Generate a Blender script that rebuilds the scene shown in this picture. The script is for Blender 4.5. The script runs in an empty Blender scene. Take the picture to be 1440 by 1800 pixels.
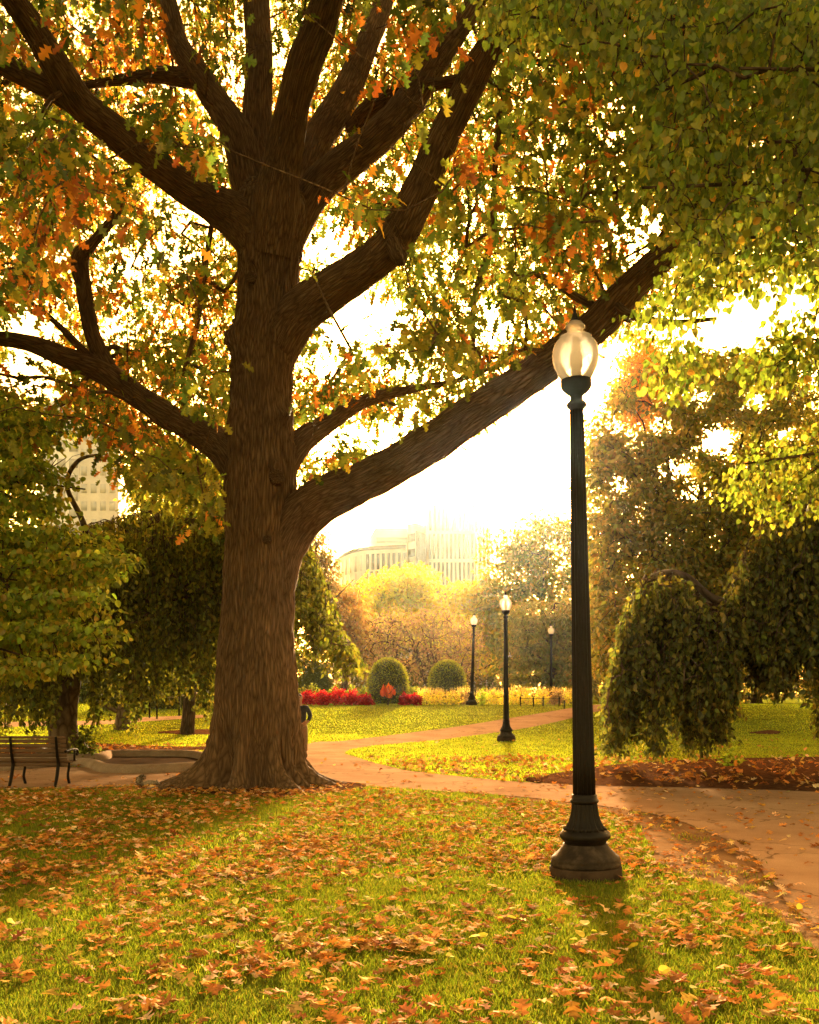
import bpy, bmesh, math, random
import numpy as np
from mathutils import Vector, Matrix
random.seed(7); RG = np.random.default_rng(11)
S = bpy.context.scene; COL = S.collection
PI = math.pi; R = math.radians

# ------------------------------------------------------------------ camera measures
F = 1700.0; HC = 1.55; HZ = 1221.0; CX = 720.0     # focal length in photo pixels, eye height, horizon row
def smooth(t): t = np.clip(t, 0, 1); return t*t*(3-2*t)
def _hash(i, j, k, s):
    n = (i*374761393 + j*668265263 + k*2147483647 + s*974634777) & 0xffffffff
    n = ((n ^ (n >> 13))*1274126177) & 0xffffffff
    return ((n ^ (n >> 16)) & 0xffff)/65535.0
def vnoise(p, s=0):
    p = np.asarray(p, float); i = np.floor(p).astype(np.int64); f = p-i; f = f*f*(3-2*f); o = 0
    for a in (0, 1):
        for b in (0, 1):
            for c in (0, 1):
                w = (f[..., 0] if a else 1-f[..., 0])*(f[..., 1] if b else 1-f[..., 1])*(f[..., 2] if c else 1-f[..., 2])
                o = o + w*_hash(i[..., 0]+a, i[..., 1]+b, i[..., 2]+c, s)
    return o
def n2(x, y, sc, s=0):
    x = np.asarray(x, float); y = np.asarray(y, float)+x*0
    return vnoise(np.stack([x*sc, y*sc, x*0+.37], -1), s)
def ground_z(x, y):
    x = np.asarray(x, float); y = np.asarray(y, float)
    return smooth((y-28)/24)*1.0 + .03*(n2(x, y, .35, 3)-.5)*smooth((y-2)/3)
def at(px, py, d): return Vector(((px-CX)/F*d, d, HC+(HZ-py)/F*d))
def on_ground(px, py):                      # where a line of sight meets the ground
    lo, hi = 3.0, 140.0
    for _ in range(50):
        m = (lo+hi)/2
        x = (px-CX)/F*m
        if HZ+F*(HC-float(ground_z(x, m)))/m > py: lo = m
        else: hi = m
    return np.array([(px-CX)/F*lo, lo])
def project(P): return np.stack([CX+F*P[:, 0]/P[:, 1], HZ-F*(P[:, 2]-HC)/P[:, 1]], -1)

# ------------------------------------------------------------------ object helpers
def props(o, label=None, cat=None, group=None, kind=None):
    if label: o['label'] = label
    if cat: o['category'] = cat
    if group: o['group'] = group
    if kind: o['kind'] = kind
    return o
def link(o, parent=None):
    COL.objects.link(o)
    if parent: o.parent = parent
    return o
def empty(name, loc, label, cat, group=None, rz=0):
    o = bpy.data.objects.new(name, None); link(o); o.location = loc; o.rotation_euler.z = rz
    o.empty_display_size = .2
    bpy.context.view_layer.update() if False else None
    return props(o, label, cat, group)
def npmesh(name, V, FL, mat, parent=None, smooth_=False, tint=None, bark=None, local=True):
    """V (N,3) world verts, FL list of (n,k) int arrays; children get coordinates relative to the parent's origin"""
    V = np.asarray(V, np.float32)
    if parent is not None and local:
        pr = parent
        while pr is not None:
            V = V-np.array(pr.location, np.float32); pr = pr.parent
    me = bpy.data.meshes.new(name)
    FL = [np.asarray(f, np.int32) for f in FL if len(f)]
    me.vertices.add(len(V)); me.vertices.foreach_set('co', V.ravel())
    loops = np.concatenate([f.ravel() for f in FL]); tot = np.concatenate([np.full(len(f), f.shape[1], np.int32) for f in FL])
    me.loops.add(len(loops)); me.loops.foreach_set('vertex_index', loops)
    st = np.concatenate([[0], np.cumsum(tot)[:-1]]).astype(np.int32)
    me.polygons.add(len(tot)); me.polygons.foreach_set('loop_start', st); me.polygons.foreach_set('loop_total', tot)
    if smooth_: me.polygons.foreach_set('use_smooth', np.ones(len(tot), bool))
    if tint is not None:
        a = me.attributes.new('tint', 'FLOAT_COLOR', 'POINT')
        a.data.foreach_set('color', np.concatenate([tint, np.ones((len(tint), 1))], 1).astype(np.float32).ravel())
    if bark is not None:
        a = me.attributes.new('bark', 'FLOAT_VECTOR', 'POINT'); a.data.foreach_set('vector', np.asarray(bark, np.float32).ravel())
    me.update(calc_edges=True); me.validate()
    if mat: me.materials.append(mat)
    o = bpy.data.objects.new(name, me); return link(o, parent)
class MB:                                    # collects simple shapes, links them as one mesh
    def __init__(s): s.v = []; s.f = {}; s.n = 0
    def add(s, V, faces):
        for f in faces: s.f.setdefault(len(f), []).append([i+s.n for i in f])
        s.v.append(np.asarray(V, float)); s.n += len(V); return s
    def box(s, x0, x1, y0, y1, z0, z1, M=None):
        V = np.array([(x, y, z) for x in (x0, x1) for y in (y0, y1) for z in (z0, z1)], float)
        if M is not None: V = np.array([M @ Vector(v) for v in V])
        return s.add(V, [(0, 1, 3, 2), (4, 6, 7, 5), (0, 4, 5, 1), (2, 3, 7, 6), (0, 2, 6, 4), (1, 5, 7, 3)])
    def tube(s, P, rad, sides=8, caps=True):
        V, Fq, _ = tube_np(P, rad, sides); Fq = Fq.tolist()
        if caps: Fq = Fq+[list(range(sides))[::-1], list(range(len(V)-sides, len(V)))]
        return s.add(V, Fq)
    def lathe(s, prof, seg=24, flute=None, c=(0, 0, 0)):
        V = []; n = len(prof)
        for r, z in prof:
            for k in range(seg):
                a = 2*PI*k/seg; rr = r
                if flute: rr = r*(1+flute(k, seg, z))
                V.append((c[0]+rr*math.cos(a), c[1]+rr*math.sin(a), c[2]+z))
        Fq = [(i*seg+k, i*seg+(k+1) % seg, (i+1)*seg+(k+1) % seg, (i+1)*seg+k) for i in range(n-1) for k in range(seg)]
        return s.add(V, Fq+[tuple(range(seg))[::-1], tuple(range((n-1)*seg, n*seg))])
    def build(s, name, mat, parent=None, smooth_=False, local=False):
        return npmesh(name, np.concatenate(s.v), [np.array(x) for x in s.f.values()], mat, parent, smooth_, local=local)
def tube_np(P, rad, sides=8):
    P = np.asarray(P, float); n = len(P); rad = np.broadcast_to(np.asarray(rad, float), (n,))
    T = np.gradient(P, axis=0); T /= np.linalg.norm(T, axis=1)[:, None]+1e-9
    u = np.cross(T[0], [0.3, 1, .1]); u /= np.linalg.norm(u); U = []
    for t in T:
        u = u-t*np.dot(u, t); u /= np.linalg.norm(u)+1e-9; U.append(u.copy())
    U = np.array(U); W = np.cross(T, U); a = np.arange(sides)*2*PI/sides
    V = P[:, None]+rad[:, None, None]*(np.cos(a)[None, :, None]*U[:, None]+np.sin(a)[None, :, None]*W[:, None])
    i = np.arange(n-1)[:, None]*sides; k = np.arange(sides)[None]; k1 = (k+1) % sides
    Fq = np.stack([i+k, i+k1, i+sides+k1, i+sides+k], -1).reshape(-1, 4)
    L = np.concatenate([[0], np.cumsum(np.linalg.norm(np.diff(P, axis=0), axis=1))])
    B = np.stack(np.broadcast_arrays(rad[:, None]*np.cos(a), rad[:, None]*np.sin(a), L[:, None]+0*a[None]), -1).reshape(-1, 3)
    return V.reshape(-1, 3), Fq, B
def spline(P, n):                            # Catmull-Rom through rows of P
    P = np.asarray(P, float); Q = np.vstack([2*P[0]-P[1], P, 2*P[-1]-P[-2]]); t = np.linspace(0, len(P)-1-1e-6, n)
    i = t.astype(int); f = (t-i)[:, None]; a, b, c, d = Q[i], Q[i+1], Q[i+2], Q[i+3]
    return .5*((2*b)+(c-a)*f+(2*a-5*b+4*c-d)*f*f+(3*b-a-3*c+d)*f**3)

# ------------------------------------------------------------------ materials
def mat(name):
    m = bpy.data.materials.new(name); m.use_nodes = True; nt = m.node_tree; nt.nodes.clear()
    o = nt.nodes.new('ShaderNodeOutputMaterial'); return m, nt, o
def N(nt, t, **k):
    n = nt.nodes.new(t)
    for a, b in k.items():
        if a in n.inputs: n.inputs[a].default_value = b
        else: setattr(n, a, b)
    return n
def ramp(nt, fac, stops):
    r = N(nt, 'ShaderNodeValToRGB'); e = r.color_ramp.elements
    while len(e) < len(stops): e.new(.5)
    for x, (p, c) in zip(e, stops): x.position = p; x.color = (*c, 1)
    nt.links.new(fac, r.inputs[0]); return r.outputs[0]
def surf(name, stops, scale=6, rough=.8, bump=.3, bdist=.02, metal=0, detail=6, coord='Object', stretch=(1, 1, 1), spec=.3, attr=None, fine=None, crack=0):
    m, nt, o = mat(name); p = N(nt, 'ShaderNodeBsdfPrincipled', Roughness=rough, Metallic=metal)
    p.inputs['Specular IOR Level'].default_value = spec
    if attr: src = N(nt, 'ShaderNodeAttribute', attribute_name=attr).outputs['Vector']
    else: src = N(nt, 'ShaderNodeTexCoord').outputs[coord]
    mp = N(nt, 'ShaderNodeMapping'); mp.inputs['Scale'].default_value = stretch; nt.links.new(src, mp.inputs[0])
    n = N(nt, 'ShaderNodeTexNoise', Scale=scale, Detail=detail, Roughness=.65); nt.links.new(mp.outputs[0], n.inputs['Vector'])
    c = ramp(nt, n.outputs['Fac'], stops)
    if fine:
        n3 = N(nt, 'ShaderNodeTexNoise', Scale=fine[0], Detail=4, Roughness=.7); nt.links.new(src, n3.inputs['Vector'])
        mx = N(nt, 'ShaderNodeMixRGB', blend_type='MULTIPLY', Fac=1.0); nt.links.new(c, mx.inputs[1])
        nt.links.new(ramp(nt, n3.outputs['Fac'], fine[1]), mx.inputs[2]); c = mx.outputs[0]
    if crack:
        vc = N(nt, 'ShaderNodeTexVoronoi', feature='DISTANCE_TO_EDGE', Scale=crack); wn = N(nt, 'ShaderNodeTexNoise', Scale=2.2, Detail=5); nt.links.new(src, wn.inputs['Vector'])
        ad = N(nt, 'ShaderNodeMixRGB', blend_type='ADD', Fac=.9); nt.links.new(src, ad.inputs[1]); nt.links.new(wn.outputs['Color'], ad.inputs[2]); nt.links.new(ad.outputs[0], vc.inputs['Vector'])
        mk = N(nt, 'ShaderNodeMixRGB', blend_type='MULTIPLY', Fac=1.0); nt.links.new(c, mk.inputs[1]); nt.links.new(ramp(nt, vc.outputs['Distance'], [(.0, (.35, .33, .3)), (.012, (1, 1, 1))]), mk.inputs[2]); c = mk.outputs[0]
    nt.links.new(c, p.inputs['Base Color'])
    if bump:
        b = N(nt, 'ShaderNodeBump', Strength=bump, Distance=bdist)
        n4 = N(nt, 'ShaderNodeTexNoise', Scale=scale*4, Detail=5); nt.links.new(mp.outputs[0], n4.inputs['Vector'])
        nt.links.new(n4.outputs['Fac'], b.inputs['Height']); nt.links.new(b.outputs[0], p.inputs['Normal'])
    nt.links.new(p.outputs[0], o.inputs[0]); return m
def leafmat(name, trans=.5, gloss=.06, rough=.45, gain=1.25):
    m, nt, o = mat(name); a = N(nt, 'ShaderNodeAttribute', attribute_name='tint')
    d = N(nt, 'ShaderNodeBsdfDiffuse'); t = N(nt, 'ShaderNodeBsdfTranslucent'); g = N(nt, 'ShaderNodeBsdfGlossy', Roughness=rough)
    mu = N(nt, 'ShaderNodeMixRGB', blend_type='MULTIPLY', Fac=1.0); mu.inputs[2].default_value = (gain, gain, gain*.75, 1)
    nt.links.new(a.outputs['Color'], d.inputs[0]); nt.links.new(a.outputs['Color'], mu.inputs[1]); nt.links.new(mu.outputs[0], t.inputs[0])
    m1 = N(nt, 'ShaderNodeMixShader', Fac=trans); m2 = N(nt, 'ShaderNodeMixShader', Fac=gloss)
    nt.links.new(d.outputs[0], m1.inputs[1]); nt.links.new(t.outputs[0], m1.inputs[2])
    nt.links.new(m1.outputs[0], m2.inputs[1]); nt.links.new(g.outputs[0], m2.inputs[2]); nt.links.new(m2.outputs[0], o.inputs[0]); return m
def barkmat(name, dark, mid, light, sc=9.0, zs=.16, bump=.9, dist=.05):
    m, nt, o = mat(name); p = N(nt, 'ShaderNodeBsdfPrincipled', Roughness=.92); p.inputs['Specular IOR Level'].default_value = .15
    a = N(nt, 'ShaderNodeAttribute', attribute_name='bark'); mp = N(nt, 'ShaderNodeMapping'); mp.inputs['Scale'].default_value = (1, 1, zs)
    nt.links.new(a.outputs['Vector'], mp.inputs[0])
    wn = N(nt, 'ShaderNodeTexNoise', Scale=3.5, Detail=3); nt.links.new(mp.outputs[0], wn.inputs['Vector'])
    add = N(nt, 'ShaderNodeMixRGB', blend_type='ADD', Fac=.2); nt.links.new(mp.outputs[0], add.inputs[1]); nt.links.new(wn.outputs['Color'], add.inputs[2])
    v = N(nt, 'ShaderNodeTexVoronoi', feature='DISTANCE_TO_EDGE', Scale=sc); nt.links.new(add.outputs[0], v.inputs['Vector'])
    n = N(nt, 'ShaderNodeTexNoise', Scale=sc*2.2, Detail=6, Roughness=.7); nt.links.new(mp.outputs[0], n.inputs['Vector'])
    ms = N(nt, 'ShaderNodeMath', operation='MULTIPLY'); nt.links.new(v.outputs['Distance'], ms.inputs[0]); ms.inputs[1].default_value = 2.2
    mm = N(nt, 'ShaderNodeMath', operation='ADD'); mm.use_clamp = True
    ml = N(nt, 'ShaderNodeMath', operation='MULTIPLY_ADD'); nt.links.new(n.outputs['Fac'], ml.inputs[0]); ml.inputs[1].default_value = .9; ml.inputs[2].default_value = -.3
    nt.links.new(ms.outputs[0], mm.inputs[0]); nt.links.new(ml.outputs[0], mm.inputs[1])
    c = ramp(nt, mm.outputs[0], [(.05, dark), (.4, mid), (.9, light)])
    n5 = N(nt, 'ShaderNodeTexNoise', Scale=1.3, Detail=3); nt.links.new(a.outputs['Vector'], n5.inputs['Vector'])
    mx = N(nt, 'ShaderNodeMixRGB', blend_type='MULTIPLY', Fac=1.0); nt.links.new(c, mx.inputs[1])
    nt.links.new(ramp(nt, n5.outputs['Fac'], [(.3, (.7, .7, .68)), (.7, (1.1, 1.08, 1.05))]), mx.inputs[2]); nt.links.new(mx.outputs[0], p.inputs['Base Color'])
    b = N(nt, 'ShaderNodeBump', Strength=bump, Distance=dist); nt.links.new(mm.outputs[0], b.inputs['Height']); nt.links.new(b.outputs[0], p.inputs['Normal'])
    nt.links.new(p.outputs[0], o.inputs[0]); return m

M = {}
M['oak_bark'] = barkmat('oak bark', (.055, .032, .017), (.13, .077, .041), (.2, .124, .068), 26, .10, .75, .035)
M['bark'] = barkmat('tree bark', (.02, .013, .008), (.06, .038, .022), (.1, .065, .04), 12, .2, .6, .03)
M['beech_bark'] = barkmat('beech bark', (.035, .024, .016), (.09, .063, .042), (.15, .11, .075), 5, .6, .5, .03)
M['leaf'] = leafmat('leaf', .6, .02, .45, 1.75); M['beech_leaf'] = leafmat('beech leaf', .5, .02, .45, 1.5)
M['grass'] = leafmat('grass blades', .52, .008, .7); M['litter'] = leafmat('fallen leaf', .22, .015, .6, 1.0)
M['petal'] = leafmat('petals', .55, .01, .5, 1.6)
M['ground'] = surf('lawn soil and turf', [(.3, (.08, .08, .014)), (.5, (.12, .145, .016)), (.7, (.16, .18, .02))], 1.3, 1, .8, .03, spec=0, fine=(60, [(.3, (.5, .5, .45)), (.65, (1.15, 1.15, 1.1))]))
M['asphalt'] = surf('worn path asphalt', [(.3, (.23, .14, .088)), (.5, (.30, .19, .122)), (.75, (.37, .25, .165))], .8, .95, .5, .012, spec=0, crack=.55, fine=(90, [(.3, (.7, .7, .7)), (.7, (1.12, 1.12, 1.12))]))
M['dirt'] = surf('bare dirt', [(.3, (.14, .08, .042)), (.55, (.2, .12, .064)), (.75, (.25, .155, .085))], 1.7, .95, .6, .02, spec=0, fine=(70, [(.3, (.65, .65, .65)), (.7, (1.15, 1.15, 1.15))]))
M['mulch'] = surf('bark mulch', [(.3, (.035, .016, .009)), (.55, (.09, .042, .022)), (.75, (.16, .08, .04))], 9, 1, 1, .05, spec=0)
M['iron'] = surf('black painted cast iron', [(.35, (.006, .004, .003)), (.6, (.010, .007, .005)), (.74, (.02, .014, .010)), (.79, (.10, .07, .05))], 7, .5, .25, .004, spec=.12, detail=9, stretch=(1, 1, .45))
M['iron_base'] = surf('rusty grey iron base', [(.3, (.010, .007, .005)), (.5, (.022, .015, .010)), (.66, (.06, .042, .03)), (.74, (.12, .085, .06))], 6, .7, .5, .008, detail=9, spec=.12)
M['plinth'] = surf('stone plinth', [(.3, (.025, .016, .011)), (.7, (.06, .04, .027))], 8, .95, .5, .01, spec=.02)
M['wood'] = surf('bench slat wood', [(.3, (.06, .032, .018)), (.7, (.14, .08, .045))], 5, .65, .4, .005, stretch=(.15, 1, 4))
M['stone'] = surf('weathered basin stone', [(.3, (.2, .145, .105)), (.6, (.29, .22, .165)), (.8, (.36, .285, .22))], 2.2, .95, .4, .01, spec=0, fine=(40, [(.3, (.75, .75, .75)), (.7, (1.1, 1.1, 1.1))]))
M['basin'] = surf('dark basin floor', [(.3, (.025, .016, .011)), (.7, (.06, .042, .028))], 2, .95, .3, .01, spec=0)  # one very dark matt tone for the floor of the dry basin
# ------------------------------------------------------------------ leaves
def outline_leaf(half, fold=.0, bend=.0):
    """half outline (x,y), y rising from 0 to 1 -> verts, quads; a crease on the midrib, drooping tip"""
    mid = [(0, y) for x, y in half]; V = []; Fq = []; n = len(half)
    for s in (-1, 1):
        b = len(V)
        V += [(0, y, -bend*y*y) for x, y in mid]+[(s*x, y, -bend*y*y+fold*x) for x, y in half]
        for i in range(n-1):
            f = [b+i, b+i+1, b+n+i+1, b+n+i]; Fq.append(f if s < 0 else f[::-1])
    return np.array(V, float), np.array(Fq)
OAK = outline_leaf([(.015, 0), (.09, .16), (.33, .27), (.10, .40), (.40, .58), (.13, .68), (.25, .87), (.02, 1)], .25, .15)
OAKF = outline_leaf([(.012, 0), (.02, .1), (.10, .17), (.30, .22), (.33, .29), (.11, .36), (.12, .42), (.36, .50), (.42, .60), (.14, .62), (.14, .68), (.24, .78), (.26, .86), (.10, .86), (.01, 1)], .35, .12)
HEART = outline_leaf([(.02, 0), (.34, -.04), (.47, .25), (.36, .62), (.02, 1)], .22, .18)
OVAL = outline_leaf([(.02, 0), (.27, .28), (.26, .62), (.02, 1)], .25, .2)
RND = outline_leaf([(.02, 0), (.3, .12), (.4, .4), (.28, .75), (.02, .95)], .3, .1)
def frames(D, twist):
    """leaf axis D (N,3), twist about it -> rotation matrices with columns x, y(axis), z(normal)"""
    D = D/(np.linalg.norm(D, axis=1)[:, None]+1e-9); up = np.where(np.abs(D[:, 2:3]) > .95, np.array([[1., 0, 0]]), np.array([[0, 0, 1.]]))
    X = np.cross(D, up); X /= np.linalg.norm(X, axis=1)[:, None]+1e-9; Z = np.cross(X, D)
    c, s = np.cos(twist)[:, None], np.sin(twist)[:, None]
    return np.stack([X*c+Z*s, D, -X*s+Z*c], -1)
def leaves(tmpl, P, D, tw, size, tint):
    V0, F0 = tmpl; Rm = frames(D, tw); V = np.einsum('nij,kj->nki', Rm, V0)*size[:, None, None]+P[:, None]
    Fq = F0[None]+(np.arange(len(P))*len(V0))[:, None, None]
    return V.reshape(-1, 3), Fq.reshape(-1, F0.shape[1]), np.repeat(tint, len(V0), 0)
def unit(n):
    v = RG.normal(size=(n, 3)); return v/np.linalg.norm(v, axis=1)[:, None]
def pal(cols, n, jit=.25):
    c = np.array(cols)[RG.integers(0, len(cols), n)]; return np.clip(c*(1+jit*RG.normal(size=(n, 1)))*(1+.08*RG.normal(size=(n, 3))), .004, .9)
GREEN = [(.075, .105, .014), (.10, .13, .016), (.055, .085, .012), (.13, .15, .018)]
YGREEN = [(.17, .18, .02), (.13, .15, .02), (.22, .2, .022), (.10, .13, .015)]
ORANGE = [(.42, .17, .022), (.34, .115, .016), (.46, .23, .028), (.28, .085, .014)]
BEECH = [(.08, .09, .011), (.11, .12, .013), (.06, .07, .009), (.16, .16, .016)]
def grow(S0, C, r0=.006, p=.45, droop=.0, sides=4, cut=None):
    """joins cluster points C to skeleton points S0 by the shortest way; -> twig verts, quads"""
    S0 = np.asarray(S0); d0 = np.min(np.linalg.norm(C[:, None]-S0[None], axis=2), axis=1) if len(C)*len(S0) < 4e6 else np.array([np.min(np.linalg.norm(S0-c, axis=1)) for c in C])
    o = np.argsort(d0); C = C[o]; m = len(S0); A = np.vstack([S0, C]); plen = np.zeros(len(A)); par = np.full(len(A), -1)
    for i in range(len(C)):
        k = m+i; dd = np.linalg.norm(A[:k]-A[k], axis=1); c = dd+.25*plen[:k]; j = int(np.argmin(c)); par[k] = j; plen[k] = plen[j]+dd[j]
    cnt = np.ones(len(A))
    for k in range(len(A)-1, m-1, -1): cnt[par[k]] += cnt[k]
    kid = np.arange(m, len(A)); a = A[par[kid]]; b = A[kid]; L = np.linalg.norm(b-a, axis=1)[:, None]
    mid = (a+b)/2+RG.normal(size=a.shape)*L*.09+np.array([0, 0, 1])*L*droop
    rb = r0*cnt[kid]**p; ra = np.where(par[kid] >= m, r0*cnt[par[kid]]**p, rb*1.15); ra = np.minimum(ra, rb*1.6)
    if cut is not None: ok_ = cut(mid) & (L[:, 0] < 1.35); a, b, mid, L, ra, rb = a[ok_], b[ok_], mid[ok_], L[ok_], ra[ok_], rb[ok_]
    Pn = np.stack([a, mid, b], 1); Rn = np.stack([ra, (ra+rb)/2, rb*.8], 1)
    T = b-a; T = T/(L+1e-9); u = np.cross(T, [.31, .2, .93]); u /= np.linalg.norm(u, axis=1)[:, None]+1e-9; w = np.cross(T, u)
    an = np.arange(sides)*2*PI/sides
    V = Pn[:, :, None]+Rn[:, :, None, None]*(np.cos(an)[None, None, :, None]*u[:, None, None]+np.sin(an)[None, None, :, None]*w[:, None, None])
    q = []
    for r_ in range(2):
        for k in range(sides): q.append([r_*sides+k, r_*sides+(k+1) % sides, (r_+1)*sides+(k+1) % sides, (r_+1)*sides+k])
    Fq = (np.array(q)[None]+(np.arange(len(Pn))*3*sides)[:, None, None]).reshape(-1, 4)
    B = np.broadcast_to(np.arange(3)[None, :, None, None]*.2+V[:, :, :, :], V.shape)
    return V.reshape(-1, 3), Fq, B.reshape(-1, 3)
def limb(name, pts, parent, m, sides=18, n=None, knob=.05, seed=0, flare=0):
    """pts rows (px, py, width px, depth) -> a bent tapering limb, and its centre line"""
    P = np.array([at(a, b, d) for a, b, w, d in pts]); W = np.array([w*d/F/2*.93 for a, b, w, d in pts])
    n = n or len(pts)*7; Q = spline(np.c_[P, W], n); C = Q[:, :3]; r = np.maximum(Q[:, 3], .004)
    if flare: r = r*(1+flare*np.exp(-np.linspace(0, 1, n)*12))
    V, Fq, B = tube_np(C, r, sides); ring = np.repeat(C, sides, 0); D = V-ring
    k = 1+knob*2*(vnoise(V*3.2, seed)-.5)+knob*1.2*(vnoise(V*9, seed+1)-.5); V = ring+D*k[:, None]
    V = np.vstack([V, C[-1]]); B = np.vstack([B, B[-1]]); tip = len(V)-1; b = (n-1)*sides
    tri = np.array([[b+i, b+(i+1) % sides, tip] for i in range(sides)])
    o = npmesh(name, V, [Fq, tri], m, parent, True, bark=B); return o, C, r
def clusters_to_leaves(tmpl, C, per, rad, size, tint_fn, droop=.5, spread=1.0, zs=.7, keep=None):
    n = len(C)*per; off = unit(n)*(RG.random((n, 1))**.5)*rad; off[:, 2] *= zs; P = np.repeat(C, per, 0)+off; CR = np.repeat(C, per, 0)
    if keep is not None: kk = keep(P); P, off, CR = P[kk], off[kk], CR[kk]; n = len(P)
    D = off/(rad+1e-9)*spread+unit(n)*.6; D[:, 2] -= droop
    t = tint_fn(P, CR); s = size*(.7+.6*RG.random(n))
    return leaves(tmpl, P, D, RG.normal(size=n)*.9, s, t)
def pip(P, poly):
    x, y = P[:, 0], P[:, 1]; ins = np.zeros(len(P), bool); poly = np.asarray(poly); j = len(poly)-1
    for i in range(len(poly)):
        (xi, yi), (xj, yj) = poly[i], poly[j]
        ins ^= ((yi > y) != (yj > y)) & (x < (xj-xi)*(y-yi)/(yj-yi+1e-12)+xi); j = i
    return ins
# ================================================================== THE SETTING
xs = np.concatenate([np.linspace(-420, -40, 20), np.linspace(-36, 36, 145), np.linspace(40, 420, 20)])
ys = np.concatenate([np.linspace(-25, 2, 8), np.linspace(2.5, 60, 190), np.linspace(63, 610, 40)])
X, Y = np.meshgrid(xs, ys); V = np.stack([X, Y, ground_z(X, Y)], -1).reshape(-1, 3); w = len(xs)
I = (np.arange(len(ys)-1)[:, None]*w+np.arange(w-1)[None]).ravel()
props(npmesh('ground', V, [np.stack([I, I+1, I+w+1, I+w], -1)], M['ground'], None, True), 'green park lawn rising gently to the flower beds', 'lawn', kind='structure')
POLY = {}
def strip(name, near, far, m, lift, label, cat, n=160, k=14, rag=.04, mound=0):
    A = spline(np.array([on_ground(*p) for p in near]), n); B = spline(np.array([on_ground(*p) for p in far]), n)
    for E in (A, B):
        E += rag*(np.stack([n2(E[:, 0], E[:, 1], 2.2, 5), n2(E[:, 0], E[:, 1], 2.2, 6)], -1)-.5)*2
    t = np.linspace(0, 1, k)[None, :, None]; G = A[:, None]*(1-t)+B[:, None]*t
    z = ground_z(G[..., 0], G[..., 1])+lift
    if mound: z = z+mound*np.sin(PI*t[..., 0])**.7*(.4+1.2*n2(G[..., 0], G[..., 1], 2.5, 8))
    V = np.concatenate([G, z[..., None]], -1).reshape(-1, 3)
    I = (np.arange(n-1)[:, None]*k+np.arange(k-1)[None]).ravel()
    POLY[name] = np.vstack([A, B[::-1]])
    return props(npmesh(name, V, [np.stack([I, I+k, I+k+1, I+1], -1)], m, None, True), label, cat, kind='structure')
NEAR = [(-80, 1389), (100, 1387), (260, 1383), (430, 1380), (590, 1381), (750, 1390), (880, 1399), (1000, 1411), (1100, 1424), (1180, 1440), (1250, 1466), (1310, 1500), (1350, 1545), (1400, 1600), (1500, 1680)]
strip('path', NEAR, [(-80, 1350), (100, 1349), (260, 1348), (430, 1338), (570, 1322), (620, 1330), (700, 1352), (760, 1360), (860, 1371), (980, 1379), (1100, 1382), (1250, 1385), (1440, 1391), (1560, 1396), (1700, 1404)], M['asphalt'], .012, 'brown asphalt path crossing behind the lamp and past the big trunk', 'path')
strip('side_path', [(640, 1362), (606, 1327), (640, 1313), (760, 1302), (900, 1284), (1000, 1264), (1075, 1246), (1130, 1241)], [(470, 1352), (540, 1309), (600, 1303), (700, 1291), (800, 1278), (900, 1262), (990, 1247), (1090, 1237.5)], M['asphalt'], .008, 'pale branch path curving up right between two sunny lawns', 'path')
strip('garden_path', [(-80, 1280), (172, 1274), (260, 1268), (355, 1262), (450, 1258)], [(-80, 1270), (172, 1267), (260, 1261), (355, 1257), (450, 1254)], M['asphalt'], .008, 'pale path running along the low hedge far left', 'path', n=60, k=6, rag=.02)
strip('bare_dirt', [(880, 1402), (1000, 1417), (1080, 1432), (1130, 1460), (1150, 1500), (1180, 1530), (1250, 1555), (1330, 1590), (1400, 1640), (1520, 1760)], [(900, 1396), (1010, 1405), (1110, 1418), (1190, 1434), (1262, 1460), (1325, 1494), (1368, 1540), (1420, 1596), (1470, 1640), (1540, 1690)], M['dirt'], .004, 'worn orange dirt verge beside the path', 'dirt', rag=.06)
strip('mulch_bed', [(925, 1375), (1000, 1380.5), (1100, 1384), (1250, 1387), (1440, 1393), (1650, 1402)], [(935, 1371), (1000, 1357), (1100, 1343), (1250, 1335), (1440, 1331), (1650, 1328)], M['mulch'], .016, 'dark mulch bed with leaf litter below the drooping tree', 'mulch', rag=.08, mound=.05)
strip('mulch_ring', [(278, 1289), (330, 1292), (400, 1291), (470, 1288)], [(278, 1287), (330, 1283), (400, 1282), (470, 1283)], M['mulch'], .016, 'small mulch ring on the sunny lawn left of the trunk', 'mulch', n=50, rag=.03, mound=.03)
strip('mulch_patch', [(1318, 1290), (1360, 1291), (1372, 1289)], [(1318, 1288), (1350, 1284), (1372, 1286)], M['mulch'], .016, 'small mulch patch on the lawn behind the drooping tree', 'mulch', n=40, rag=.02, mound=.02)
strip('beech_bed', [(-60, 1330), (90, 1326), (200, 1322), (330, 1320), (400, 1318)], [(-60, 1316), (90, 1309), (170, 1307), (280, 1312), (400, 1313)], M['mulch'], .012, 'dark bed of litter around the gnarled trunk', 'mulch', n=60, rag=.08, mound=.03)
strip('bare_root_soil', [(240, 1388), (330, 1396), (450, 1402), (560, 1396), (640, 1386)], [(240, 1380), (330, 1372), (450, 1368), (560, 1370), (640, 1380)], M['mulch'], .016, 'dark bare soil round the roots of the big tree', 'soil', n=60, rag=.08)
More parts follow.
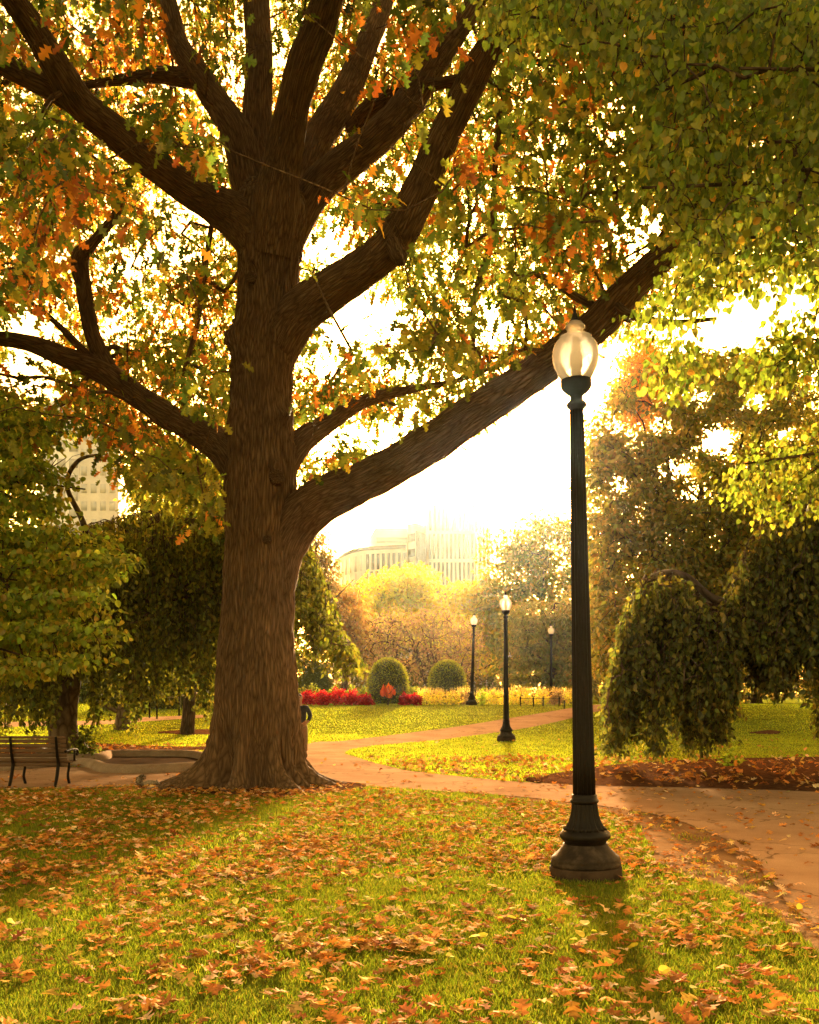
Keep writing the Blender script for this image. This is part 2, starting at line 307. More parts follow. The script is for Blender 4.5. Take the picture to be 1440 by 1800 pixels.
# ================================================================== THE BIG OAK
OX, OD = (458-CX)/F*16.5, 16.5
oak = empty('oak_tree', (OX, OD, 0), 'huge old oak with thick ridged trunk, flared roots and orange green lobed leaves', 'tree')
def oak_trunk():
    prof = [(1392, 452, 80), (1370, 452, 79), (1340, 450, 78), (1300, 450, 78), (1250, 450, 76), (1200, 450, 74), (1100, 452, 68), (1000, 456, 65), (900, 461, 66), (800, 460, 63), (700, 459, 58), (640, 461, 59), (600, 463, 63), (560, 470, 60), (500, 472, 57), (450, 473, 60), (400, 476, 66), (360, 478, 66), (330, 478, 50)]
    n, sg = 300, 220; Q = spline(np.array([[y, x, w] for y, x, w in prof]), n); th = np.arange(sg)*2*PI/sg
    # buttress roots: angle (0 = towards the right, -90 deg = towards the camera), reach, angular width
    roots = [(R(182), 1.32, .34), (R(207), 1.0, .2), (R(257), .72, .19), (R(306), .95, .17), (R(328), .6, .11), (R(352), .86, .2), (R(14), .75, .15), (R(35), .7, .3), (R(80), .7, .35), (R(120), .8, .3), (R(152), .6, .25)]
    z = HC+(HZ-Q[:, 0])/F*OD; cx = (Q[:, 1]-CX)/F*OD; r = Q[:, 2]/F*OD*.93
    z[0] = -.08; zc = np.maximum(z, 0)
    RR = np.repeat(r[:, None], sg, 1)
    for a, reach, wd in roots:
        da = (th-a+PI) % (2*PI)-PI; L = np.exp(-(da/wd)**2)
        sh = .55*np.exp(-zc/.15)+.45*np.exp(-zc/.48); RR = RR+reach*.98*sh[:, None]*L[None]
    mxl = np.max([np.exp(-(((th-a+PI) % (2*PI)-PI)/wd)**2) for a, _, wd in roots], 0); RR = RR-.32*np.exp(-((zc-.2)/.62)**2)[:, None]*(1-mxl)[None]
    P = np.stack([np.cos(th)[None]*RR, np.sin(th)[None]*RR, np.repeat(z[:, None], sg, 1)], -1)
    arc = np.concatenate([np.zeros((1, sg)), np.cumsum(np.hypot(np.diff(RR, axis=0), np.repeat(np.diff(z)[:, None], sg, 1)), 0)]); arc = arc-arc[-1:]+z[-1]
    fat = .35*(RR-r[:, None])+r[:, None]
    q = np.stack([np.cos(th)[None]*fat, np.sin(th)[None]*fat, arc], -1)
    def bp(sc, zs): return np.stack([q[..., 0]*sc, q[..., 1]*sc, q[..., 2]*sc*zs], -1)
    wob = (vnoise(bp(1.5, .7), 1)-.5)*.10+(vnoise(bp(3.5, .3), 2)-.5)*.05
    wq = bp(11, .16); wq = wq+(vnoise(bp(4, .8), 9)[..., None]-.5)*1.4
    ridge = np.abs(vnoise(wq, 4)-.5)*2; rd2 = np.abs(vnoise(bp(21, .2), 5)-.5)*2
    disp = wob+.034*(np.minimum(ridge*2.2, 1)-.6)+.02*(np.minimum(rd2*2, 1)-.6)
    # old knots: bumps with a ring
    for kx, ky, s in ((486, 832, .15), (442, 488, .10), (392, 598, .17), (508, 745, .1), (462, 935, .12)):
        kz = HC+(HZ-ky)/F*OD; ka = -PI/2+math.asin(max(-.98, min(.98, (kx-462)/62)))
        dd = np.sqrt((((th-ka+PI) % (2*PI)-PI)[None]*.55)**2+(z[:, None]-kz)**2)
        disp += .11*np.exp(-(dd/s)**2)-.09*np.exp(-(dd/(s*.3))**2)+.035*np.cos(dd/s*11)*np.exp(-(dd/s*.8)**2)
    # hollow folds between the roots
    K = (RR+disp)/RR; P[..., 0] *= K; P[..., 1] *= K; P[..., 0] += cx[:, None]; P[..., 1] += OD
    V = P.reshape(-1, 3); i = np.arange(n-1)[:, None]*sg; k = np.arange(sg)[None]; k1 = (k+1) % sg
    Fq = np.stack([i+k, i+k1, i+sg+k1, i+sg+k], -1).reshape(-1, 4)
    return npmesh('trunk', V, [Fq], M['oak_bark'], oak, True, bark=q.reshape(-1, 3))
OAK_TRUNK = oak_trunk()
def knot(px, py, r_, dep):
    b = MB(); b.lathe([(r_*f, h) for f, h in ((1.25, -.05), (1.1, .02), (.92, .045), (.78, .02), (.66, .04), (.5, .035), (.42, .01), (.3, .03), (.16, .02), (.08, -.05), (.01, -.06))], 28)
    Mx = Matrix.Translation(at(px, py, dep)) @ Vector(((px-462)/62*.8, -1, .05)).to_track_quat('Z', 'Y').to_matrix().to_4x4()
    V = np.array([Mx @ Vector(v) for v in np.concatenate(b.v)]); npmesh('knot', V, [np.array(x) for k_, x in b.f.items()], M['oak_bark'], OAK_TRUNK, True, bark=np.concatenate(b.v)*1.4)
knot(487, 838, .11, 15.93); knot(442, 488, .085, 15.98); knot(470, 948, .06, 15.9)
D0 = 16.5
LIMBS = [
 [(465, 470, 60, 16.4), (435, 400, 88, 16.3), (385, 362, 74, 16.1), (320, 325, 62, 15.8), (250, 272, 58, 15.3), (190, 222, 58, 14.9), (140, 180, 60, 14.6), (95, 110, 54, 14.2), (55, 45, 48, 13.8), (10, -20, 44, 13.4), (-50, -110, 36, 13), (-120, -220, 26, 12.4)],
 [(150, 190, 50, 14.7), (100, 160, 46, 14.6), (50, 137, 40, 14.5), (0, 112, 38, 14.4), (-70, 80, 30, 14.2), (-170, 40, 20, 14)],
 [(448, 400, 50, 16.9), (436, 320, 66, 17), (420, 245, 62, 17.1), (385, 185, 52, 17.3), (345, 125, 46, 17.5), (315, 80, 40, 17.8), (300, 20, 34, 18), (280, -60, 28, 18.2), (270, -160, 18, 18.4)],
 [(345, 140, 34, 17.5), (310, 135, 34, 17.5), (270, 132, 28, 17.4), (215, 140, 20, 17.3), (150, 150, 13, 17)],
 [(470, 420, 60, 16.9), (458, 330, 66, 17.2), (452, 220, 58, 17.5), (456, 110, 52, 17.7), (450, 0, 50, 18), (440, -120, 40, 18.2), (445, -260, 24, 18.5)],
 [(478, 450, 70, 16.2), (485, 370, 84, 16), (497, 280, 72, 15.8), (515, 190, 64, 15.5), (535, 115, 66, 15.2), (560, 50, 64, 15), (585, -30, 58, 14.7), (620, -140, 44, 14.4), (650, -260, 26, 14.2)],
 [(495, 430, 66, 17), (520, 340, 70, 17.5), (555, 250, 62, 18.2), (600, 180, 58, 18.8), (640, 90, 46, 19.4), (675, 0, 38, 20), (700, -110, 28, 20.5), (730, -220, 16, 21)],
 [(500, 440, 60, 16.7), (545, 345, 66, 16.7), (600, 292, 66, 16.9), (660, 245, 62, 17.1), (715, 185, 58, 17.3), (760, 115, 50, 17.5), (800, 60, 44, 17.7), (850, -20, 36, 18), (910, -130, 24, 18.3)],
 [(620, 225, 40, 18.4), (660, 185, 38, 18), (710, 158, 32, 17.6), (770, 148, 22, 17.2), (840, 130, 14, 16.8)],
 [(468, 720, 40, 16.5), (474, 665, 74, 16.5), (486, 615, 88, 16.48), (512, 566, 88, 16.35), (550, 532, 82, 16.15), (590, 503, 76, 15.9), (640, 470, 72, 15.6), (690, 425, 72, 15.3), (735, 345, 68, 15), (765, 275, 62, 14.8), (800, 200, 58, 14.6), (840, 120, 54, 14.3), (880, 50, 46, 14), (925, -30, 38, 13.7), (980, -140, 26, 13.4)],
 [(472, 1120, 40, 16.5), (480, 1060, 70, 16.5), (488, 1000, 84, 16.5), (500, 950, 92, 16.48), (528, 908, 92, 16.4), (570, 876, 84, 16.2), (630, 850, 77, 15.9), (700, 815, 74, 15.6), (770, 770, 74, 15.3), (840, 722, 72, 15), (920, 670, 68, 14.6), (1000, 612, 66, 14.3), (1060, 560, 66, 14), (1110, 505, 60, 13.8), (1160, 458, 54, 13.6), (1230, 400, 46, 13.4), (1330, 330, 34, 13), (1440, 270, 20, 12.6)],
 [(480, 900, 40, 16.6), (488, 850, 60, 16.6), (505, 806, 56, 16.7), (537, 770, 46, 16.9), (580, 742, 36, 17.2), (640, 705, 26, 17.7), (720, 685, 16, 18.2), (800, 670, 10, 18.6), (880, 640, 8, 19)],
 [(450, 930, 40, 16.5), (444, 880, 70, 16.5), (430, 835, 80, 16.55), (402, 795, 74, 16.65), (350, 762, 54, 17), (295, 730, 46, 17.2), (235, 692, 44, 17.3), (180, 652, 46, 17.3), (120, 630, 40, 17.2), (60, 606, 32, 17.1), (0, 595, 27, 17), (-80, 590, 20, 16.8), (-180, 560, 12, 16.5)],
 [(200, 665, 34, 17.3), (178, 625, 34, 17.3), (160, 580, 30, 17.2), (148, 510, 30, 17.1), (141, 455, 34, 17), (165, 425, 20, 16.9), (205, 375, 16, 16.8), (225, 320, 9, 16.7)],
 [(165, 640, 18, 17.3), (140, 610, 16, 17.1), (90, 560, 10, 16.9), (40, 520, 7, 16.7)],
 [(165, 645, 12, 17.3), (148, 670, 11, 17.2), (130, 695, 10, 17.2), (105, 714, 7, 17.1)],
 [(1110, 560, 20, 13.9), (1060, 545, 17, 13.95), (1010, 520, 15, 14.1), (960, 488, 13, 14.3), (900, 480, 8, 14.5)],
 [(1080, 530, 18, 13.8), (1110, 555, 16, 13.5), (1180, 567, 12, 13.2), (1260, 560, 7, 12.9)],
 [(375, 380, 10, 17.6), (360, 470, 10, 17.7), (347, 570, 10, 17.8), (325, 650, 8, 17.8), (318, 710, 6, 17.7)],
 [(880, 190, 14, 14.5), (870, 300, 12, 15), (865, 420, 14, 15.5), (835, 520, 12, 15.8), (832, 620, 8, 15.9)],
]
SK = []; LIMBQ = []
for i, L in enumerate(LIMBS):
    o, C, r = limb('limb', L, OAK_TRUNK, M['oak_bark'], 28 if L[1][2] > 30 else 12, knob=.055, seed=20+i); SK.append(C); LIMBQ.append((C, r))
for a, b, m in (((690, 420, 40, 15.2), (702, 452, 30, 15.0), (704, 462, 16, 14.95)), ):
    limb('branch_stub', [a, b, m], OAK_TRUNK, M['oak_bark'], 12, seed=77)
SK = np.vstack(SK)
GAPS = [(150, 800, 48, 42), (590, 430, 55, 40), (600, 565, 55, 45), (700, 560, 60, 25), (640, 520, 60, 30), (725, 300, 25, 40), (870, 565, 40, 35), (330, 350, 60, 25), (270, 440, 70, 28), (60, 560, 70, 35), (200, 570, 40, 30), (25, 640, 45, 30), (415, 135, 32, 35), (552, 285, 28, 28), (640, 300, 45, 22), (1110, 185, 45, 28), (1050, 100, 25, 25), (960, 270, 22, 22), (1140, 400, 50, 40), (435, 40, 22, 45), (500, 90, 22, 60), (570, 770, 45, 32), (660, 765, 50, 28), (735, 740, 25, 18), (1055, 690, 50, 45), (560, 640, 40, 26), (950, 550, 20, 40), (60, 690, 60, 22), (860, 340, 25, 22), (180, 395, 30, 18), (30, 175, 25, 30), (255, 160, 30, 14), (1130, 720, 120, 50), (870, 860, 190, 75), (780, 450, 22, 30), (700, 650, 30, 20)]
def gapped(P, gaps, k=1.0):
    q = project(P); keep = np.ones(len(P), bool)
    for x, y, a, b in gaps: keep &= ((q[:, 0]-x)/a)**2+((q[:, 1]-y)/b)**2 > k*(.75+.7*RG.random(len(P)))
    return keep
def oak_clusters(n):
    out = []; tot = 0
    while tot < n:
        P = RG.uniform((-13, 8.5, 3.5), (9.5, 26, 17.5), (20000, 3)); c = (P-np.array([-1.6, 16.5, 10.5]))/np.array([11, 9.5, 8]); rr = np.linalg.norm(c, axis=1)
        k = (rr < 1)&(RG.random(len(P)) < .22+.78*rr**2); q = project(P)
        lim = np.interp(q[:, 0], [-400, 0, 100, 200, 330, 400, 440, 525, 640, 760, 880, 1000, 1100, 1200, 1500], [820, 790, 740, 830, 900, 905, 900, 880, 850, 785, 700, 620, 560, 480, 300])
        k &= q[:, 1] < lim+RG.normal(size=len(P))*14
        k &= ~((q[:, 0] > 395)&(q[:, 0] < 535)&(q[:, 1] > 380)&(P[:, 1] < 17.6))          # the trunk stays bare
        dl = np.abs(q[:, 1]-np.interp(q[:, 0], [520, 575, 700, 840, 1000, 1110, 1230], [890, 873, 815, 722, 612, 505, 400])); k &= ~((q[:, 0] > 520)&(q[:, 0] < 1180)&(dl < 36)&(P[:, 1] < 15.3))
        dn = vnoise(P*.62, 31); k &= dn > .30; dn2 = vnoise(P*1.7, 32); k &= dn2 > .25
        P = P[k]; P = P[gapped(P, GAPS, 1.2)]
        q = project(P); front = (P[:, 1] < 14.8)&(q[:, 1] > 0)                              # keep most leaders readable from the front
        nd = np.array([np.min(np.abs(project(SK[::3])[:, 0]-a)+np.abs(project(SK[::3])[:, 1]-b)) for a, b in q]) if len(P) else np.zeros(0)
        P = P[~(front & (nd < 42) & (RG.random(len(P)) < .88))]
        out.append(P); tot += len(P)
    return np.vstack(out)[:n]
OC = oak_clusters(6300)
OSPOT = [(200, 80, 190, 110), (150, 330, 120, 60), (120, 520, 130, 70), (230, 710, 110, 60), (575, 320, 70, 60), (690, 70, 90, 90), (470, 215, 60, 80), (1000, 600, 60, 60), (810, 270, 90, 40), (1010, 440, 60, 60), (60, 440, 90, 50), (560, 200, 40, 60), (800, 300, 80, 40), (350, 760, 60, 30), (1110, 100, 70, 50), (620, 690, 60, 40), (330, 540, 60, 40)]
def oak_tint(P, C):
    q = project(C); w = .04+.34*smooth((vnoise(C*.55, 41)-.5)*4)
    for x, y, a, b in OSPOT: w = np.maximum(w, .62*np.exp(-((q[:, 0]-x)/a)**2-((q[:, 1]-y)/b)**2))
    n = len(P); low = np.exp(-((q[:, 0]-310)/110)**2-((q[:, 1]-850)/75)**2); w = w*(1-low); isO = RG.random(n) < w; yl = RG.random(n) < .9*low+.25+.4*smooth((vnoise(C*.8, 43)-.45)*4)
    return np.where(isO[:, None], pal(ORANGE, n), np.where(yl[:, None], pal(YGREEN, n), pal(GREEN, n)))
LQ = np.vstack([np.c_[project(C), r*F/C[:, 1], C[:, 1]] for C, r in LIMBQ])
def clear_of_limbs(P):
    q = project(P); keep = np.ones(len(P), bool); g = {}
    for row in LQ: g.setdefault((int(row[0]//60), int(row[1]//60)), []).append(row)
    g = {k: np.array(v) for k, v in g.items()}; cx_, cy_ = (q[:, 0]//60).astype(int), (q[:, 1]//60).astype(int)
    for dx in (-1, 0, 1):
        for dy in (-1, 0, 1):
            for key in g:
                i = np.where((cx_+dx == key[0])&(cy_+dy == key[1])&keep)[0]
                if len(i) == 0: continue
                L = g[key]; d2 = np.hypot(q[i, 0, None]-L[None, :, 0], q[i, 1, None]-L[None, :, 1]); hit = ((d2 < L[None, :, 2]+6)&(P[i, 1, None] < L[None, :, 3]+.1)&(L[None, :, 2] > 7)).any(1)
                keep[i[hit & (RG.random(len(i)) < .93)]] = False
    keep &= ~((np.abs(q[:, 0]-462) < 72)&(q[:, 1] > 330)&(P[:, 1] < 17)&(RG.random(len(P)) < .96)); return keep
V, Fq, T = clusters_to_leaves(OAK, OC, 30, .5, .148, oak_tint, .6, .8, keep=clear_of_limbs)
crown = npmesh('crown', V, [Fq], M['leaf'], oak, False, T)
V, Fq, B = grow(SK[::2], OC, .0065, .42, cut=lambda m: ~((np.abs(project(m)[:, 0]-462) < 85)&(project(m)[:, 1] > 330)&(m[:, 1] < 17))); npmesh('twigs', V, [Fq], M['oak_bark'], oak, True, bark=B)
# ================================================================== THE OTHER TREES
def bare_limb(parent, name, pts3, r, m, sides=10, seed=0):
    P = np.asarray(pts3, float); Q = spline(np.c_[P, np.asarray(r, float)], len(P)*6); V, Fq, B = tube_np(Q[:, :3], np.maximum(Q[:, 3], .004), sides)
    ring = np.repeat(Q[:, :3], sides, 0); V = ring+(V-ring)*(1+.16*(vnoise(V*2.6, seed)-.5))[:, None]
    npmesh(name, V, [Fq], m, parent, True, bark=B); return Q[:, :3]
# --- near linden whose boughs hang in from the right
lind = empty('linden_tree', (9.6, 10.5, 0), 'near linden boughs of round green leaves hanging in at top right', 'tree')
sk = [bare_limb(lind, 'trunk', [(9.6, 10.5, -.05), (9.6, 10.5, .4), (9.5, 10.4, 3), (9.4, 10.3, 6), (9.3, 10.2, 9.5)], [.5, .38, .33, .27, .15], M['bark'], 20)]
for a, b in (((9.4, 10.3, 5.6), at(1130, 330, 7.3)), ((9.3, 10.2, 6.6), at(930, 30, 8)), ((9.3, 10.2, 5), at(1260, 420, 8.5)), ((9.4, 10.3, 6.5), at(1300, 120, 6.5)), ((9.4, 10.3, 4.2), at(1400, 600, 8.2)), ((9.4, 10.3, 6), at(1350, 250, 7)), ((9.4, 10.3, 3.2), at(1310, 815, 9.5))):
    b = np.array(b); a = np.array(a); m_ = (a+b)/2+np.array([0, 0, .45]); sk.append(bare_limb(lind, 'limb', [a, (a+m_)/2+np.array([0, 0, .2]), m_, (m_+b)/2+np.array([0, 0, .15]), b], [.1, .07, .045, .025, .01], M['bark'], 8))
def px_clusters(n, poly, d0, d1, gaps=(), dens=None, seed=50):
    out = []; tot = 0; poly = np.array(poly, float); lo = poly.min(0); hi = poly.max(0)
    for _ in range(200):
        q = RG.uniform(lo, hi, (n*2, 2)); q = q[pip(q+RG.normal(size=q.shape)*11, poly)]; d = RG.uniform(d0, d1, len(q))
        P = np.stack([(q[:, 0]-CX)/F*d, d, HC+(HZ-q[:, 1])/F*d], -1); k = vnoise(P*1.3, seed) > .34; P = P[k]
        if len(gaps): P = P[gapped(P, gaps)]
        out.append(P); tot += len(P)
        if tot >= n: break
    return np.vstack(out)[:n]
LG = [(1090, 535, 60, 50), (1130, 490, 55, 45), (1170, 450, 40, 34), (1110, 185, 40, 25), (1140, 400, 45, 40), (1060, 90, 22, 22), (1245, 580, 62, 48), (1390, 515, 60, 34), (1310, 540, 50, 34), (1430, 620, 50, 50), (1150, 250, 26, 18), (1010, 200, 26, 18), (1250, 330, 22, 14), (1330, 170, 22, 14), (1080, 320, 26, 20)]
LP = [(850, -60), (860, 60), (905, 105), (985, 60), (1050, 75), (1090, 150), (1120, 240), (1150, 330), (1130, 420), (1175, 500), (1100, 575), (1120, 590), (1215, 545), (1190, 640), (1155, 660), (1185, 690), (1215, 640), (1250, 560), (1330, 500), (1440, 520), (1540, 560), (1540, -60)]
LC = np.vstack([px_clusters(540, LP, 6.3, 9, LG), px_clusters(620, LP, 8.5, 11.5, LG, seed=51), px_clusters(40, [(1330, 620), (1440, 540), (1520, 560), (1520, 700), (1440, 650), (1350, 690)], 7.6, 8.8),
  px_clusters(60, [(1270, 830), (1340, 790), (1440, 760), (1540, 760), (1540, 930), (1440, 900), (1360, 900), (1300, 870)], 9.2, 11)])
LIND = [(.10, .135, .013), (.14, .17, .016), (.075, .105, .011), (.19, .19, .02)]
def lind_tint(P, C): n = len(P); return np.where((RG.random(n) < .03)[:, None], pal([(.42, .24, .03)], n), pal(LIND, n, .2))
V, Fq, T = clusters_to_leaves(HEART, LC, 22, .3, .056, lind_tint, 1.0, .7, .8); npmesh('crown', V, [Fq], M['leaf'], lind, False, T)
V, Fq, B = grow(np.vstack(sk)[::2], LC, .0028, .45); npmesh('twigs', V, [Fq], M['bark'], lind, True, bark=B)
# --- left tree with pale round leaves in layered sprays
lt = empty('leafy_tree', (-9.2, 14.0, 0), 'leafy tree with pale green layered sprays at the left edge above the bench', 'tree')
sk = [bare_limb(lt, 'trunk', [(-9.2, 14, -.05), (-9.2, 14, .4), (-9.2, 14, 2.5), (-9.1, 14, 5), (-9, 14, 7)], [.36, .27, .22, .17, .08], M['bark'], 16)]
for px, py, d, z in ((150, 960, 13, 3.6), (190, 1120, 13.2, 3), (70, 1160, 12.5, 2.4), (110, 760, 13.5, 5), (60, 860, 12.6, 4), (30, 1020, 12.2, 3), (150, 860, 13.4, 4.4)):
    b = np.array(at(px, py, d)); a = np.array([-9.15, 14, z]); m_ = (a+b)/2+np.array([0, 0, .3]); sk.append(bare_limb(lt, 'limb', [a, m_, b], [.06, .035, .01], M['bark'], 7))
TP = [(-120, 690), (30, 690), (90, 740), (170, 770), (150, 840), (90, 870), (110, 930), (215, 955), (225, 990), (165, 1030), (150, 1070), (215, 1100), (225, 1125), (170, 1120), (175, 1165), (130, 1150), (100, 1170), (60, 1185), (10, 1210), (-120, 1200)]
def layered(C, step, amt): z = C[:, 2]/step; f = z-np.floor(z); C = C.copy(); C[:, 2] = (np.floor(z)+.5+(f-.5)*(1-amt))*step; return C
TC = layered(px_clusters(950, TP, 11.3, 15, [(55, 700, 40, 20), (120, 790, 50, 40), (155, 850, 44, 42)], seed=60), .42, .6)
TL = [(.14, .185, .018), (.18, .22, .02), (.11, .15, .015), (.23, .24, .026), (.27, .22, .028)]
V, Fq, T = clusters_to_leaves(RND, TC, 20, .32, .08, lambda P, C: pal(TL, len(P), .22), .5, .8, .4); npmesh('crown', V, [Fq], M['leaf'], lt, False, T)
V, Fq, B = grow(np.vstack(sk)[::2], TC, .003, .45); npmesh('twigs', V, [Fq], M['bark'], lt, True, bark=B)
# --- weeping beeches
def weeping(root, x0, x1, top, bot, d0, d1, n, seed, gaps=(), skel=None, lsz=.125, cols=BEECH, m='beech_leaf'):
    """hanging strands: each from a bough to a ragged hem"""
    px = RG.uniform(x0, x1, n); d = RG.uniform(d0, d1, n); tp = np.interp(px, *zip(*top)); bt = np.interp(px, *zip(*bot))
    cl = n2(px*.045, d*.9, 1, seed); bt = bt-(1-smooth((cl-.25)*2.4))*(bt-tp)*.42
    u = RG.random(n)**1.25; y0 = tp+(bt-tp)*.82*u; ln = (bt-tp)*(.16+.32*RG.random(n)); y1 = np.minimum(y0+ln, bt+8*RG.normal(size=n))
    x = (px-CX)/F*d; za = HC+(HZ-y0)/F*d; zb = np.maximum(HC+(HZ-y1)/F*d, .06); k = (za-zb) > .12; x, d, za, zb = x[k], d[k], za[k], zb[k]
    per = np.clip(((za-zb)/.05).astype(int), 4, 46); idx = np.repeat(np.arange(len(x)), per); t = RG.random(len(idx))
    sway = RG.normal(size=(len(x), 2))*.12
    P = np.stack([x[idx]+sway[idx, 0]*t**2+RG.normal(size=len(idx))*.04, d[idx]+sway[idx, 1]*t**2+RG.normal(size=len(idx))*.04, za[idx]+(zb-za)[idx]*t], -1)
    if len(gaps): P = P[gapped(P, gaps)]
    D = unit(len(P))*.8; D[:, 2] -= .8
    V, Fq, T = leaves(OVAL, P, D, RG.normal(size=len(P)), lsz*(.7+.6*RG.random(len(P))), pal(cols, len(P), .25)); npmesh('crown', V, [Fq], M[m], root, False, T)
    A = np.stack([x, d, za], -1); V2 = []; st = np.stack([A, A+np.stack([sway[:, 0]*.25, sway[:, 1]*.25, (zb-za)*.5], -1), np.stack([x+sway[:, 0], d+sway[:, 1], zb], -1)], 1)
    r_ = np.array([.006, .004, .002]); an = np.arange(3)*2*PI/3; V = st[:, :, None]+np.stack([np.cos(an), np.sin(an), an*0], -1)[None, None]*r_[None, :, None, None]
    q = [[s*3+k, s*3+(k+1) % 3, s*3+3+(k+1) % 3, s*3+3+k] for s in range(2) for k in range(3)]
    Fq = (np.array(q)[None]+(np.arange(len(st))*9)[:, None, None]).reshape(-1, 4); npmesh('strands', V.reshape(-1, 3), [Fq], M['bark'], root, bark=V.reshape(-1, 3))
    if skel is not None:
        sub = A[RG.permutation(len(A))[:len(A)//2]]; V, Fq, B = grow(skel, sub, .008, .42, .12); npmesh('boughs', V, [Fq], M['beech_bark'], root, True, bark=B)
wx, wd = (118-CX)/F*24.5, 24.5
wb = empty('weeping_beech', (wx, wd, 0), 'gnarled weeping beech with dark curtains of leaves behind the bench', 'tree')
sk = [bare_limb(wb, 'trunk', [at(112, 1336, 24.5), at(118, 1318, 24.5), at(112, 1290, 24.5), at(112, 1240, 24.5), at(118, 1180, 24.5), at(125, 1100, 24.5), at(150, 1000, 24.5)], [.75, .52, .38, .34, .36, .33, .22], M['beech_bark'], 26, 5)]
for pts, r in (([(120, 1120, 24.4), (190, 1080, 24), (230, 1055, 23.6), (280, 1048, 23.3), (320, 1060, 23)], [.24, .2, .18, .12, .05]), ([(140, 1040, 24.5), (190, 960, 24.4), (240, 930, 24.2), (300, 910, 24), (380, 930, 23.8)], [.2, .17, .13, .1, .05]),
   ([(140, 1060, 24.6), (300, 1010, 25.5), (430, 1010, 25.8), (540, 1050, 25.6), (560, 1126, 25.5), (590, 1118, 25.3), (620, 1140, 25.2)], [.22, .2, .18, .17, .2, .15, .06]), ([(125, 1080, 24.5), (60, 1000, 24.8), (0, 980, 25), (-80, 1000, 25)], [.2, .15, .1, .05]), ([(150, 1000, 24.5), (148, 925, 24.2), (118, 855, 23.8), (138, 810, 23.5), (184, 797, 23.3)], [.15, .08, .06, .05, .02])):
    sk.append(bare_limb(wb, 'limb', [at(*p) for p in pts], r, M['beech_bark'], 10, 6))
weeping(wb, -80, 640, [(-80, 930), (100, 940), (200, 905), (300, 890), (400, 880), (480, 900), (545, 950), (575, 1020), (600, 1110), (640, 1160)], [(-80, 1300), (60, 1292), (95, 1288), (105, 1200), (150, 1200), (170, 1285), (190, 1240), (215, 1235), (236, 1300), (250, 1245), (300, 1225), (355, 1230), (368, 1285), (385, 1225), (500, 1190), (560, 1175), (620, 1200), (640, 1180)], 20.5, 28.5, 3600, 71, [(520, 1215, 60, 25)], np.vstack(sk)[::2])
wr = empty('weeping_beech', (10.6, 19.5, 0), 'weeping beech mound with leaves trailing to the mulch on the right', 'tree')
sk = [bare_limb(wr, 'trunk', [(10.6, 19.5, -.05), (10.6, 19.5, .4), (10.5, 19.5, 2), (10.3, 19.5, 4), (10, 19.5, 5.5)], [.6, .42, .34, .3, .15], M['beech_bark'], 20)]
for pts, r in (([(1640, 1000, 19.4), (1500, 1010, 19), (1400, 1030, 18.4), (1330, 1035, 18), (1285, 1058, 17.6), (1250, 1050, 17.4), (1200, 1010, 17.4), (1150, 1012, 17.3), (1110, 1060, 17.2)], [.22, .17, .13, .11, .09, .08, .06, .04, .02]), ([(1640, 900, 19.4), (1480, 880, 19), (1370, 900, 18.6), (1310, 960, 18.2)], [.15, .1, .06, .02]),
   ([(1285, 1058, 17.6), (1210, 1090, 17), (1130, 1120, 16.8), (1090, 1170, 16.6)], [.07, .05, .03, .015]), ([(1400, 1030, 18.4), (1340, 1100, 17.6), (1280, 1150, 17.2)], [.08, .05, .02])):
    sk.append(bare_limb(wr, 'limb', [at(*p) for p in pts], r, M['beech_bark'], 10, 6))
weeping(wr, 1066, 1560, [(1066, 1240), (1080, 1140), (1095, 1075), (1125, 1015), (1160, 1000), (1200, 1010), (1235, 1050), (1262, 1075), (1290, 1000), (1330, 925), (1400, 880), (1560, 840)], [(1066, 1325), (1100, 1332), (1150, 1338), (1200, 1330), (1235, 1318), (1280, 1300), (1305, 1280), (1318, 1235), (1400, 1225), (1420, 1290), (1440, 1300), (1560, 1300)], 16.2, 20.5, 4400, 73, (), np.vstack(sk)[::2], .11, [(.06, .075, .012), (.09, .10, .014), (.045, .055, .009), (.15, .14, .02)])
